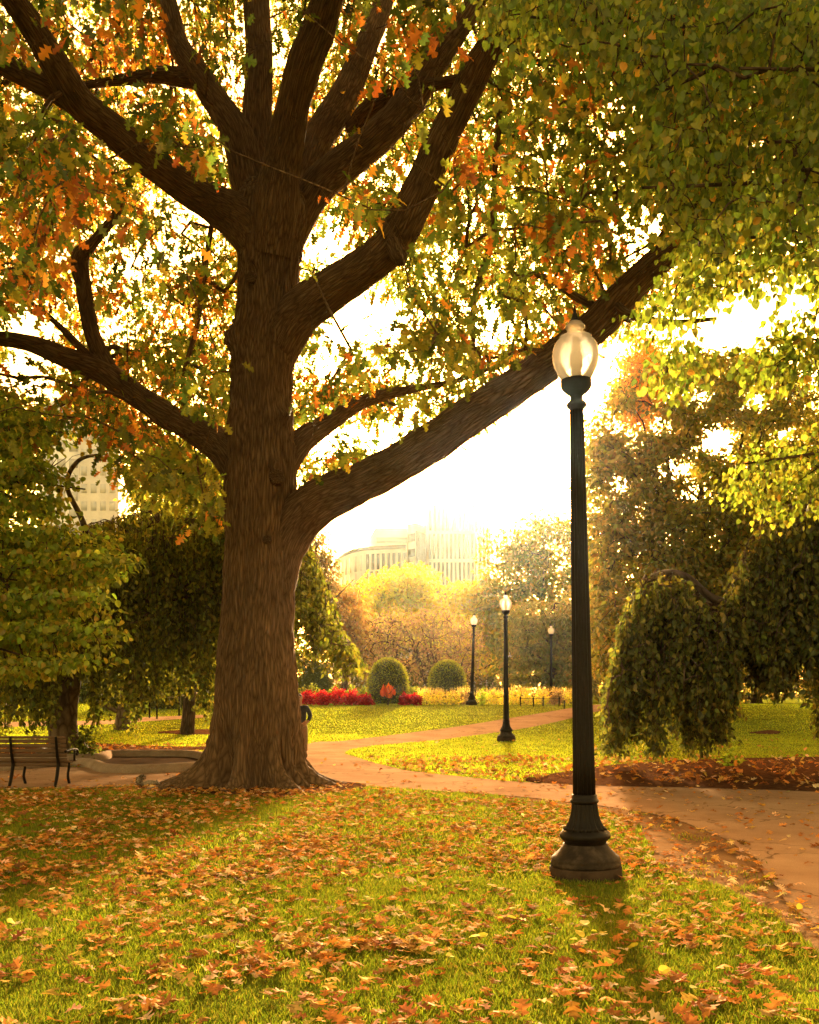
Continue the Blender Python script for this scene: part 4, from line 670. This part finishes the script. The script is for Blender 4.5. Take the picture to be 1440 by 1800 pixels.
NB = [(Pp(0, 0, .80), .115, .09), (Pp(.0, .0, .98), .11, .085), (Pp(-.01, -.02, 1.16), .135, .09), (Pp(-.02, -.03, 1.27), .07, .06), (Pp(-.03, -.05, 1.34), .05, .05), (Pp(-.035, -.075, 1.40), .07, .08), (Pp(-.04, -.085, 1.50), .072, .088), (Pp(-.04, -.08, 1.555), .04, .05),
  (Pp(.15, -.02, 1.22), .055), (Pp(.235, .02, 1.02), .045), (Pp(.17, -.14, .86), .034), (Pp(.12, -.19, .82), .03),
  (Pp(-.17, -.03, 1.22), .055), (Pp(-.24, -.02, .99), .045), (Pp(-.22, -.12, .78), .034), (Pp(-.21, -.16, .72), .03),
  (Pp(.085, 0, .76), .085), (Pp(.10, -.03, .44), .062), (Pp(.10, .02, .09), .042), (Pp(.105, -.12, .04), .035), (Pp(-.085, 0, .76), .085), (Pp(-.09, -.02, .44), .062), (Pp(-.09, .02, .09), .042), (Pp(-.095, -.12, .04), .035)]
EB = [(0, 1), (1, 2), (2, 3), (3, 4), (4, 5), (5, 6), (6, 7), (2, 8), (8, 9), (9, 10), (10, 11), (2, 12), (12, 13), (13, 14), (14, 15), (0, 16), (16, 17), (17, 18), (18, 19), (0, 20), (20, 21), (21, 22), (22, 23)]
k = len(NB)
for hx, hy, hz, s in ((.12, -.19, .82, 1), (-.21, -.16, .72, -1)):
    hi = 11 if s > 0 else 15
    for q in range(4): NB += [(Pp(hx+s*(-.03+.018*q), hy-.045, hz-.03), .0095), (Pp(hx+s*(-.035+.018*q), hy-.055, hz-.075+.006*q), .008)]; EB += [(hi, k), (k, k+1)]; k += 2
    NB += [(Pp(hx-s*.05, hy-.02, hz-.02), .010)]; EB += [(hi, k)]; k += 1
body = skinned('body', NB, EB, M['skin'], per)
nose = MB(); nose.add([Pp(-.04, -.185, 1.455), Pp(-.055, -.155, 1.44), Pp(-.025, -.155, 1.44), Pp(-.04, -.16, 1.49)], [(0, 1, 3), (0, 3, 2), (0, 2, 1), (1, 2, 3)])
nose.build('nose', M['skin'], per, True, local=True)
for s in (-1, 1):
    e = MB(); e.lathe([(.002, -.012), (.010, -.006), (.012, 0), (.010, .006), (.002, .012)], 10, c=Pp(-.04+s*.028, -.158, 1.482)); e.build('eye', M['hair'], per, True, local=True)
    e = MB(); e.lathe([(.004, -.03), (.016, -.015), (.018, .01), (.006, .03)], 8, c=Pp(-.04+s*.073, -.075, 1.465)); e.build('ear', M['skin'], per, True, local=True)
mo_ = MB(); mo_.tube([Pp(-.06, -.158, 1.418), Pp(-.04, -.165, 1.416), Pp(-.02, -.158, 1.418)], .005, 6); mo_.build('mouth', M['hair'], per, True, local=True)
skinned('jacket', [(Pp(0, 0, .78), .135, .115), (Pp(0, 0, .98), .135, .11), (Pp(-.01, -.02, 1.16), .155, .11), (Pp(-.02, -.03, 1.26), .085, .08), (Pp(.15, -.02, 1.22), .07), (Pp(.235, .02, 1.02), .06), (Pp(.185, -.12, .88), .05), (Pp(-.17, -.03, 1.22), .07), (Pp(-.24, -.02, .99), .06), (Pp(-.222, -.11, .80), .05)], [(0, 1), (1, 2), (2, 3), (2, 4), (4, 5), (5, 6), (2, 7), (7, 8), (8, 9)], M['jacket'], per)
skinned('trousers', [(Pp(0, 0, .86), .12, .1), (Pp(0, 0, .78), .125, .1), (Pp(.088, 0, .70), .095), (Pp(.10, -.03, .44), .078), (Pp(.10, .02, .10), .065), (Pp(-.088, 0, .70), .095), (Pp(-.09, -.02, .44), .078), (Pp(-.09, .02, .10), .065)], [(0, 1), (1, 2), (2, 3), (3, 4), (1, 5), (5, 6), (6, 7)], M['trousers'], per)
skinned('hair', [(Pp(-.038, -.055, 1.475), .078, .086), (Pp(-.04, -.065, 1.53), .076, .09), (Pp(-.04, -.07, 1.57), .04, .05)], [(0, 1), (1, 2)], M['hair'], per)
for s in (.10, -.09): skinned('shoe', [(Pp(s, .03, .05), .05, .05), (Pp(s, -.06, .045), .048, .042), (Pp(s+.004, -.15, .035), .04, .03)], [(0, 1), (1, 2)], M['shoe'], per)
# squirrel, nose to the right, tail arched over its back
sd = 16.25; sx = (262-CX)/F*sd
sq = empty('squirrel', (sx, sd, 0), 'grey squirrel foraging in the leaves left of the oak roots', 'squirrel')
def Q_(x, y, z): return (sx+x, sd+y, z)
SN = [(Q_(-.05, 0, .07), .058, .05), (Q_(.02, 0, .08), .056, .05), (Q_(.075, 0, .075), .044, .042), (Q_(.11, 0, .075), .03), (Q_(.14, 0, .068), .032), (Q_(.17, 0, .05), .016), (Q_(.183, 0, .045), .008),
  (Q_(-.10, 0, .055), .03), (Q_(-.145, 0, .05), .04), (Q_(-.175, 0, .095), .05), (Q_(-.15, 0, .15), .048), (Q_(-.11, 0, .165), .034), (Q_(-.09, 0, .15), .015),
  (Q_(-.04, .045, .035), .026), (Q_(-.01, .05, .012), .012), (Q_(.02, .052, .008), .009), (Q_(-.04, -.045, .035), .026), (Q_(-.01, -.05, .012), .012), (Q_(.02, -.052, .008), .009),
  (Q_(.085, .026, .035), .014), (Q_(.09, .028, .008), .009), (Q_(.11, .028, .006), .007), (Q_(.085, -.026, .035), .014), (Q_(.09, -.028, .008), .009), (Q_(.11, -.028, .006), .007), (Q_(.132, .018, .107), .008), (Q_(.13, .021, .122), .003), (Q_(.132, -.018, .107), .008), (Q_(.13, -.021, .122), .003)]
skinned('body', SN, [(0, 1), (1, 2), (2, 3), (3, 4), (4, 5), (5, 6), (0, 7), (7, 8), (8, 9), (9, 10), (10, 11), (11, 12), (0, 13), (13, 14), (14, 15), (0, 16), (16, 17), (17, 18), (2, 19), (19, 20), (20, 21), (2, 22), (22, 23), (23, 24), (4, 25), (25, 26), (4, 27), (27, 28)], M['fur'], sq)
for s in (-1, 1): e = MB(); e.lathe([(.001, -.006), (.006, 0), (.001, .006)], 8, c=Q_(.152, s*.026, .073)); e.build('eye', M['hair'], sq, True, local=True)
tn = np.array([p[0] for p in SN[7:13]]); tt = spline(tn, 900); n = len(tt); D = unit(n); V, Fq, T = leaves(OVAL, tt+D*.034, D+np.array([-.3, 0, .2]), RG.normal(size=n)*3, .02*(.6+.8*RG.random(n)), pal([(.1, .075, .05), (.16, .12, .085), (.22, .17, .13)], n)); npmesh('tail_hair', V, [Fq*1], M['litter'], sq, False, T)
# ================================================================== BUILDINGS
M['panel'] = surf('pale stone cladding', [(.3, (.42, .38, .34)), (.7, (.52, .48, .44))], .3, .8, 0); M['white_clad'] = surf('white cladding', [(.3, (.62, .6, .57)), (.7, (.7, .68, .65))], .2, .7, 0)
M['window'] = surf('dark office glass', [(.3, (.06, .06, .07)), (.7, (.12, .12, .13))], .4, .25, 0, spec=.5); M['pane'] = surf('grey office glass', [(.3, (.3, .29, .28)), (.7, (.38, .37, .36))], .3, .3, 0, spec=.5)
M['brick'] = surf('red brick', [(.3, (.2, .08, .05)), (.7, (.3, .13, .085))], 1.2, .9, .3); M['roof'] = surf('slate roof', [(.3, (.07, .06, .06)), (.7, (.13, .11, .1))], 1, .8, .2)
def wallrun(root, plan, z0, z1, m, name='wall'):
    b = MB(); n = len(plan); V = [(x, y, z0) for x, y in plan]+[(x, y, z1) for x, y in plan]
    b.add(V, [(i, (i+1) % n, n+(i+1) % n, n+i) for i in range(n)]+[tuple(range(n, 2*n)), tuple(range(n))[::-1]]); return b.build(name, m, root, local=True)
def panes(root, A, B, z0, z1, m, out=.12, name='window', mull=0):
    """a window block on the wall from A to B (plan points), standing slightly proud"""
    A, B = np.array(A, float), np.array(B, float); t = (B-A)/np.linalg.norm(B-A); nn = np.array([t[1], -t[0]]); b = MB()
    V = [(*(p+nn*o), z) for z in (z0, z1) for o in (-.3, out) for p in (A, B)]; b.add(V, [(0, 1, 3, 2), (4, 6, 7, 5), (2, 3, 7, 6), (0, 2, 6, 4), (1, 5, 7, 3)])
    return b.build(name, m, root, local=True)
def bpt(px, d): return np.array([(px-CX)/F*d, d])
def tall(py, d): return HC+(HZ-py)/F*d
def run(root, A, B, z0, z1, tiers, bays, fill, m, stag=0, gap=.06):
    A, B = np.array(A), np.array(B)
    for i in range(tiers):
        za = z0+(z1-z0)*(i+gap)/tiers; zb = z0+(z1-z0)*(i+1-gap)/tiers
        for k in range(bays):
            a = (k+.5-fill/2+(stag if i % 2 else 0))/bays; c = (k+.5+fill/2+(stag if i % 2 else 0))/bays
            if c < 1: panes(root, A+(B-A)*a, A+(B-A)*c, za, zb, m)
ob = empty('office_building', (*bpt(650, 285), 1), 'low curved office block with dark vertical window strips in the haze', 'building')
pl = [bpt(583, 318), bpt(592, 300), bpt(604, 288), bpt(620, 280), bpt(640, 276), bpt(714, 272), bpt(714, 330), bpt(600, 335)]
z1 = tall(968, 276); OBW = wallrun(ob, pl, 0, z1, M['panel']); wallrun(ob, [p+np.array([0, .5]) for p in pl], z1, z1+1.2, M['roof'], 'roof')
run(OBW, pl[4], pl[5], 2, z1-.8, 8, 8, .52, M['window'], .22, .05)
for a, c in zip(pl[:4], pl[1:5]): run(OBW, a, c, 2, z1-1, 8, 2, .4, M['pane'], .0, .05)
sb = empty('office_building', (*bpt(720, 300), 1), 'stepped pale block with glazed corner between two office buildings', 'building')
z1 = tall(928, 298); SBW = wallrun(sb, [bpt(648, 320), bpt(660, 298), bpt(722, 298), bpt(722, 330)], 0, z1, M['white_clad'])
z2 = tall(921, 296); SBC = wallrun(sb, [bpt(716, 297), bpt(731, 294), bpt(749, 300), bpt(749, 330), bpt(716, 330)], 0, z2, M['panel'], 'corner_block')
run(SBC, bpt(717, 296.8), bpt(731, 294), 10, z2-2, 9, 1, .86, M['window'], 0, .24); run(SBC, bpt(731, 294), bpt(749, 300), 8, z2-2, 1, 7, .8, M['window'], 0, .01); run(SBW, bpt(660, 298), bpt(722, 298), 20, z1-1.5, 7, 1, .94, M['pane'], 0, .33)
tw = empty('tower_block', (*bpt(805, 310), 1), 'tall white tower with slim vertical windows fading into the glare', 'building')
z1 = tall(879, 308); TWW = wallrun(tw, [bpt(746, 322), bpt(752, 308), bpt(834, 308), bpt(862, 322), bpt(862, 345), bpt(746, 345)], 0, z1, M['white_clad'])
run(TWW, bpt(752, 308), bpt(834, 308), 8, z1-1.2, 6, 11, .5, M['window'], .12, .06); run(TWW, bpt(834, 308), bpt(862, 322), 8, z1-1.2, 6, 4, .6, M['window'], 0, .03)
bh = empty('brick_building', (*bpt(815, 205), 1), 'red brick house with small windows half hidden by yellow trees', 'building')
z1 = tall(1040, 205); pl = [bpt(762, 212), bpt(772, 205), bpt(862, 205), bpt(870, 214)]; BHW = wallrun(bh, pl, 0, z1, M['brick']); wallrun(bh, [p+np.array([0, .4]) for p in pl], z1, tall(1030, 205), M['roof'], 'roof'); run(BHW, bpt(772, 205), bpt(862, 205), 2, z1-.5, 5, 8, .42, M['pane'], 0, .2)
wallrun(bh, [bpt(800, 206), bpt(806, 206), bpt(806, 208), bpt(800, 208)], z1, tall(1020, 205), M['brick'], 'chimney')
lb = empty('tower_block', (*bpt(130, 300), 1), 'pale high rise seen through leaves at the upper left', 'building')
z1 = tall(705, 300); LBW = wallrun(lb, [bpt(70, 312), bpt(76, 300), bpt(140, 300), bpt(140, 330), bpt(70, 330)], 0, z1, M['white_clad']); z2 = tall(745, 299); LBX = wallrun(lb, [bpt(140, 299), bpt(206, 299), bpt(212, 320), bpt(140, 320)], 0, z2, M['panel'], 'wing')
run(LBW, bpt(76, 300), bpt(140, 300), 30, z1-1.5, 12, 3, .7, M['pane'], 0, .22); run(LBX, bpt(140, 299), bpt(206, 299), 30, z2-1, 10, 4, .62, M['pane'], 0, .24)
# ================================================================== GRASS AND FALLEN LEAVES
HARD = ['path', 'side_path', 'garden_path', 'mulch_bed', 'mulch_ring', 'mulch_patch', 'beech_bed', 'basin', 'bare_root_soil']
def on_hard(P, names=HARD, j=.04):
    Q = P[:, :2]+RG.normal(size=(len(P), 2))*j; k = np.zeros(len(P), bool)
    for h in names: k |= pip(Q, POLY[h])
    return k
def scatter(n, d0, d1, marg=.4, bias=1.0):
    d = (d0**bias+(d1**bias-d0**bias)*RG.random(n))**(1/bias); x = (RG.random(n)*2-1)*(d*.4235+marg); return np.stack([x, d, ground_z(x, d)], -1)
def trunkside(P): return np.hypot(P[:, 0]-OX, P[:, 1]-OD) < .95
def blades(n, d0, d1, h, w, bias, cols):
    P = scatter(n, d0, d1, 2.3 if d1 < 17 else 1.5, bias); k = ~on_hard(P)&~trunkside(P); kd = pip(P[:, :2], POLY['bare_dirt']); k &= ~kd | (n2(P[:, 0], P[:, 1], 3, 12)+RG.random(len(P))*.3 > .98)
    k &= np.hypot(P[:, 0]-lamp.location.x, P[:, 1]-8.26) > .31
    dn = n2(P[:, 0], P[:, 1], 1.7, 13)*.6+n2(P[:, 0], P[:, 1], 6, 14)*.4; k &= dn+RG.random(len(P))*.35 > .42; P = P[k]; n = len(P)
    a = RG.random(n)*2*PI; ln = h*(.45+.9*RG.random(n))*(.6+.8*n2(P[:, 0], P[:, 1], 2.4, 15)); lean = .25+.6*RG.random(n); b = RG.random(n)*2*PI
    u = np.stack([np.cos(a), np.sin(a), a*0], -1)*(w*(.6+.8*RG.random(n)))[:, None]/2; e = np.stack([np.cos(b)*lean, np.sin(b)*lean, np.ones(n)], -1)*ln[:, None]; mid = np.stack([np.cos(b)*lean*.35, np.sin(b)*lean*.35, np.full(n, .62)], -1)*ln[:, None]
    V = np.stack([P-u, P+u, P+mid+u*.75, P+mid-u*.75, P+e], 1); i = np.arange(n)[:, None]*5; T = pal(cols, n, .18)*(.75+.5*n2(P[:, 0], P[:, 1], .9, 16))[:, None]
    return V.reshape(-1, 3), i+np.array([[0, 1, 2, 3]]), i+np.array([[3, 2, 4]]), np.repeat(T, 5, 0)
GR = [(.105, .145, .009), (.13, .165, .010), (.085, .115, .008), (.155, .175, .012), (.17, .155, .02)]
GS = [(.23, .28, .016), (.27, .30, .018), (.19, .245, .014)]  # far lawn blades: sunlight is put into this brighter palette
Vs, Q4, T3, Cs = [], [], [], []; o = 0
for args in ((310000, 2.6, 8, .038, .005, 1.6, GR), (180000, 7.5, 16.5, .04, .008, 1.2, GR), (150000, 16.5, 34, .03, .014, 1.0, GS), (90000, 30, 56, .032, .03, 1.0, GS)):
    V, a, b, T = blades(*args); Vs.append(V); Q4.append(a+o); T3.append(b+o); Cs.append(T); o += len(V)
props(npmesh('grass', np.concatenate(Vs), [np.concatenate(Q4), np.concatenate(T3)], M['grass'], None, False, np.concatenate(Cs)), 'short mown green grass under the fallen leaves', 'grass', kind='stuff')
LIT = [(.45, .19, .035), (.38, .14, .025), (.54, .28, .08), (.24, .09, .025), (.44, .165, .03), (.64, .42, .22), (.32, .12, .03), (.5, .3, .06)]
def curled(tmpl, s, amt):
    V, Fq = tmpl; V = V.copy(); V[:, 1] -= .5; r = np.random.default_rng(s); x, y = V[:, 0], V[:, 1]
    V[:, 2] += amt*(r.normal()*.5*x*x*3+r.normal()*y*y*1.2+r.normal()*x*y*1.6+.12*np.sin(x*7+r.random()*6)+.10*np.sin(y*8+r.random()*6)); V[:, 2] -= V[:, 2].min(); V[:, 2] *= min(1, .26/max(V[:, 2].max(), 1e-3)); return V, Fq
TM = [curled(OAKF, s, .55) for s in range(22)]; TR = [curled(RND, 40+s, .35) for s in range(4)]
def litter_pts(n, d0, d1, bias, dens=None, hard=.1, clump=1.0):
    P = scatter(n, d0, d1, 2.3 if d1 < 17.5 else 1.5, bias); P = P[~pip(P[:, :2], POLY['mulch_bed']) | (RG.random(len(P)) < .1)]; h = on_hard(P, ['path', 'side_path', 'garden_path']); cl = n2(P[:, 0], P[:, 1], 1.1, 21)*.55+n2(P[:, 0], P[:, 1], 3.6, 22)*.45
    k = (cl-.5)*clump*2.6+.55 > RG.random(len(P)); k &= ~h | (RG.random(len(P)) < hard); k &= ~pip(P[:, :2], POLY['bare_dirt']) | (RG.random(len(P)) < .3); k &= ~pip(P[:, :2], POLY['basin'])&(np.hypot(P[:, 0]-lamp.location.x, P[:, 1]-8.26) > .33)&(np.hypot(P[:, 0]-OX, P[:, 1]-OD) > .8)
    return P[k]
def rots(n, tilt):
    a = RG.random(n)*2*PI; tx = RG.normal(size=n)*tilt; ty = RG.normal(size=n)*tilt; return a, tx, ty
def litter_mesh(P, tm, size, cols, tilt=.2, lift=.024):
    Vs, Fs, Ts = [], [], []; o = 0; pick = RG.integers(0, len(tm), len(P)); a, tx, ty = rots(len(P), tilt); sz = size*(.6+.7*RG.random(len(P))); T = pal(cols, len(P), .22)
    for k, (V0, F0) in enumerate(tm):
        i = np.where(pick == k)[0]
        if not len(i): continue
        c, s = np.cos(a[i])[:, None], np.sin(a[i])[:, None]; x, y, z = V0[:, 0][None], V0[:, 1][None], V0[:, 2][None]; zz = z+x*tx[i][:, None]+y*ty[i][:, None]
        V = np.stack([c*x-s*y, s*x+c*y, zz], -1)*sz[i][:, None, None]; V[..., 2] -= np.minimum(V[..., 2].min(1), 0)[:, None]*.8; V = V+P[i][:, None]; V[..., 2] += lift*(.4+RG.random(len(i)))[:, None]
        Vs.append(V.reshape(-1, 3)); Fs.append((F0[None]+(np.arange(len(i))*len(V0))[:, None, None]).reshape(-1, 4)+o); Ts.append(np.repeat(T[i], len(V0), 0)); o += len(i)*len(V0)
    return np.concatenate(Vs), np.concatenate(Fs), np.concatenate(Ts)
LP_ = litter_pts(29000, 2.8, 17, 1.3, hard=.10, clump=.8); LP_ = LP_[np.argsort(LP_[:, 1])]
q = project(LP_); vis = (q[:, 0] > 0)&(q[:, 0] < 1440)&(q[:, 1] < 1800); near = np.where(vis)[0][:300]
rest = np.setdiff1d(np.arange(len(LP_)), near); far = np.vstack([litter_pts(6000, 17, 24, 1.0, hard=.06, clump=.8), litter_pts(400, 22, 32, 1.0, hard=.05, clump=.9)])
bed = scatter(9000, 14.5, 22, 1.0); bed = bed[pip(bed[:, :2], POLY['mulch_bed'])]; bed[:, 2] += .05
bed2 = scatter(9000, 22, 32, 1.0); bed2 = bed2[pip(bed2[:, :2], POLY['beech_bed'])]; bed2[:, 2] += .04
verge = scatter(9000, 6, 10, 1.0); verge = verge[pip(verge[:, :2], POLY['bare_dirt'])][:120]
pile = LP_[:0]; pc = on_ground(660, 1672); pile = np.stack([pc[0]+RG.normal(size=90)*.28, pc[1]+RG.normal(size=90)*.09, np.zeros(90)], -1); pile[:, 2] = .0+.03*RG.random(90)
foot = np.stack([OX+RG.normal(size=160)*1.0, OD-1.35+RG.normal(size=160)*.2, np.full(160, .02)], -1)
V, Fq, T = litter_mesh(np.vstack([LP_[rest], verge, pile, foot, litter_pts(9500, 8, 16.5, 1.0, hard=.1, clump=.7)]), TM, .09, LIT); o1 = len(V)
V2, F2, T2 = litter_mesh(np.vstack([far, bed[:420], bed2[:300]]), [curled(OAK, s, .6) for s in range(5)], .125, LIT, .35)
props(npmesh('leaf_litter', np.vstack([V, V2]), [np.vstack([Fq, F2+o1])], M['litter'], None, False, np.vstack([T, T2])), 'scattered dry orange oak leaves across the lawn and path edges', 'fallen leaves', kind='stuff')
def leaf_me(tm, col, nm):
    V0, F0 = tm; ob_ = npmesh(nm, V0, [F0], M['litter'], None, False, np.repeat(np.array([col]), len(V0), 0)); return ob_
def individuals(P, tms, cols, name, label, cat, group, size, tilt):
    protos = []; 
    for i, p in enumerate(P):
        if i < 28: o = leaf_me(tms[i % len(tms)], pal(cols, 1, .2)[0], name); protos.append(o)
        else: o = protos[i % 28].copy(); COL.objects.link(o)
        a, tx, ty = rots(1, tilt); s = size*(.65+.65*RG.random()); o.scale = (s, s, s); o.location = (p[0], p[1], p[2]+.02+.02*RG.random()+abs(tx[0])*s*.25); o.rotation_euler = (tx[0], ty[0], a[0]); props(o, label, cat, group)
individuals(LP_[near], TM, LIT, 'fallen_leaf', 'dry orange brown lobed leaf fallen on the near grass', 'leaf', 'fallen oak leaves on the near lawn', .098, .22)
YP = np.array([[*on_ground(x, y), .02] for x, y in [(18, 1636), (92, 1577), (185, 1665), (205, 1662), (285, 1655), (388, 1617), (415, 1601), (555, 1725), (605, 1550), (640, 1607), (645, 1592), (702, 1613), (835, 1665), (850, 1662), (880, 1629), (900, 1628), (900, 1612), (903, 1630), (965, 1663), (1008, 1668), (1020, 1660), (1028, 1636), (1045, 1650), (1062, 1658), (1070, 1705), (1115, 1683), (1169, 1724), (1019, 1752), (1247, 1672), (1350, 1722), (1365, 1722), (1420, 1610), (1405, 1609), (976, 1770), (790, 1697), (1220, 1752), (1348, 1555), (560, 1430), (310, 1480), (745, 1570)]])
individuals(YP, TR, [(.62, .5, .06), (.7, .6, .12), (.5, .45, .05), (.7, .62, .25)], 'linden_leaf', 'small round yellow leaf lying among the orange oak leaves', 'leaf', 'fallen yellow leaves on the near lawn', .066, .3)
# ================================================================== HAZE, LIGHT, CAMERA
b = MB(); b.box(-424, 424, -28, 614, -1.5, 74); hz = b.build('haze', None); props(hz, 'warm thin haze filling the park air', 'haze', kind='stuff')
m, nt, o = mat('haze air'); pv = N(nt, 'ShaderNodeVolumePrincipled', Density=.000055, Anisotropy=.9); pv.inputs['Color'].default_value = (.62, .83, 1, 1); nt.links.new(pv.outputs[0], o.inputs['Volume']); hz.data.materials.append(m)
SUN_EL, SUN_AZ = R(14.3), R(4.9)
W = bpy.data.worlds.new('World'); S.world = W; W.use_nodes = True; nt = W.node_tree; bg = nt.nodes['Background']
sky = nt.nodes.new('ShaderNodeTexSky'); sky.sky_type = 'NISHITA'; sky.sun_disc = False; sky.sun_elevation = SUN_EL; sky.sun_rotation = SUN_AZ; sky.dust_density = 4.0; sky.air_density = 1.0; sky.ozone_density = .4
tn_ = nt.nodes.new('ShaderNodeMixRGB'); tn_.blend_type = 'MULTIPLY'; tn_.inputs[0].default_value = 1; tn_.inputs[2].default_value = (1, .545, .175, 1); nt.links.new(sky.outputs[0], tn_.inputs[1]); nt.links.new(tn_.outputs[0], bg.inputs[0]); bg.inputs[1].default_value = .15
sl = bpy.data.lights.new('sun', 'SUN'); sl.energy = 2.6; sl.angle = R(3.2); sl.color = (1, .7, .36); so = bpy.data.objects.new('sun', sl); link(so)
so.location = (8, 60, 40); so.rotation_euler = Vector((math.sin(SUN_AZ)*math.cos(SUN_EL), math.cos(SUN_AZ)*math.cos(SUN_EL), math.sin(SUN_EL))).to_track_quat('Z', 'Y').to_euler()
cd = bpy.data.cameras.new('camera'); co = bpy.data.objects.new('camera', cd); link(co); co.location = (0, 0, HC); co.rotation_euler = (PI/2, 0, 0)
cd.sensor_fit = 'VERTICAL'; cd.sensor_height = 36; cd.sensor_width = 28.8; cd.lens = F/1800*36; cd.shift_y = (HZ-900)/1800; cd.clip_start = .05; cd.clip_end = 3000; S.camera = co
S.view_settings.view_transform = 'Standard'; S.view_settings.look = 'None'; S.view_settings.exposure = 3.3; S.view_settings.gamma = 1
c = S.cycles; c.use_denoising = True; c.denoiser = 'OPENIMAGEDENOISE'; c.max_bounces = 7; c.diffuse_bounces = 3; c.glossy_bounces = 2; c.transmission_bounces = 4; c.transparent_max_bounces = 8; c.volume_bounces = 1
c.use_adaptive_sampling = True; c.adaptive_threshold = .02; c.caustics_reflective = False; c.caustics_refractive = False; c.sample_clamp_indirect = 8
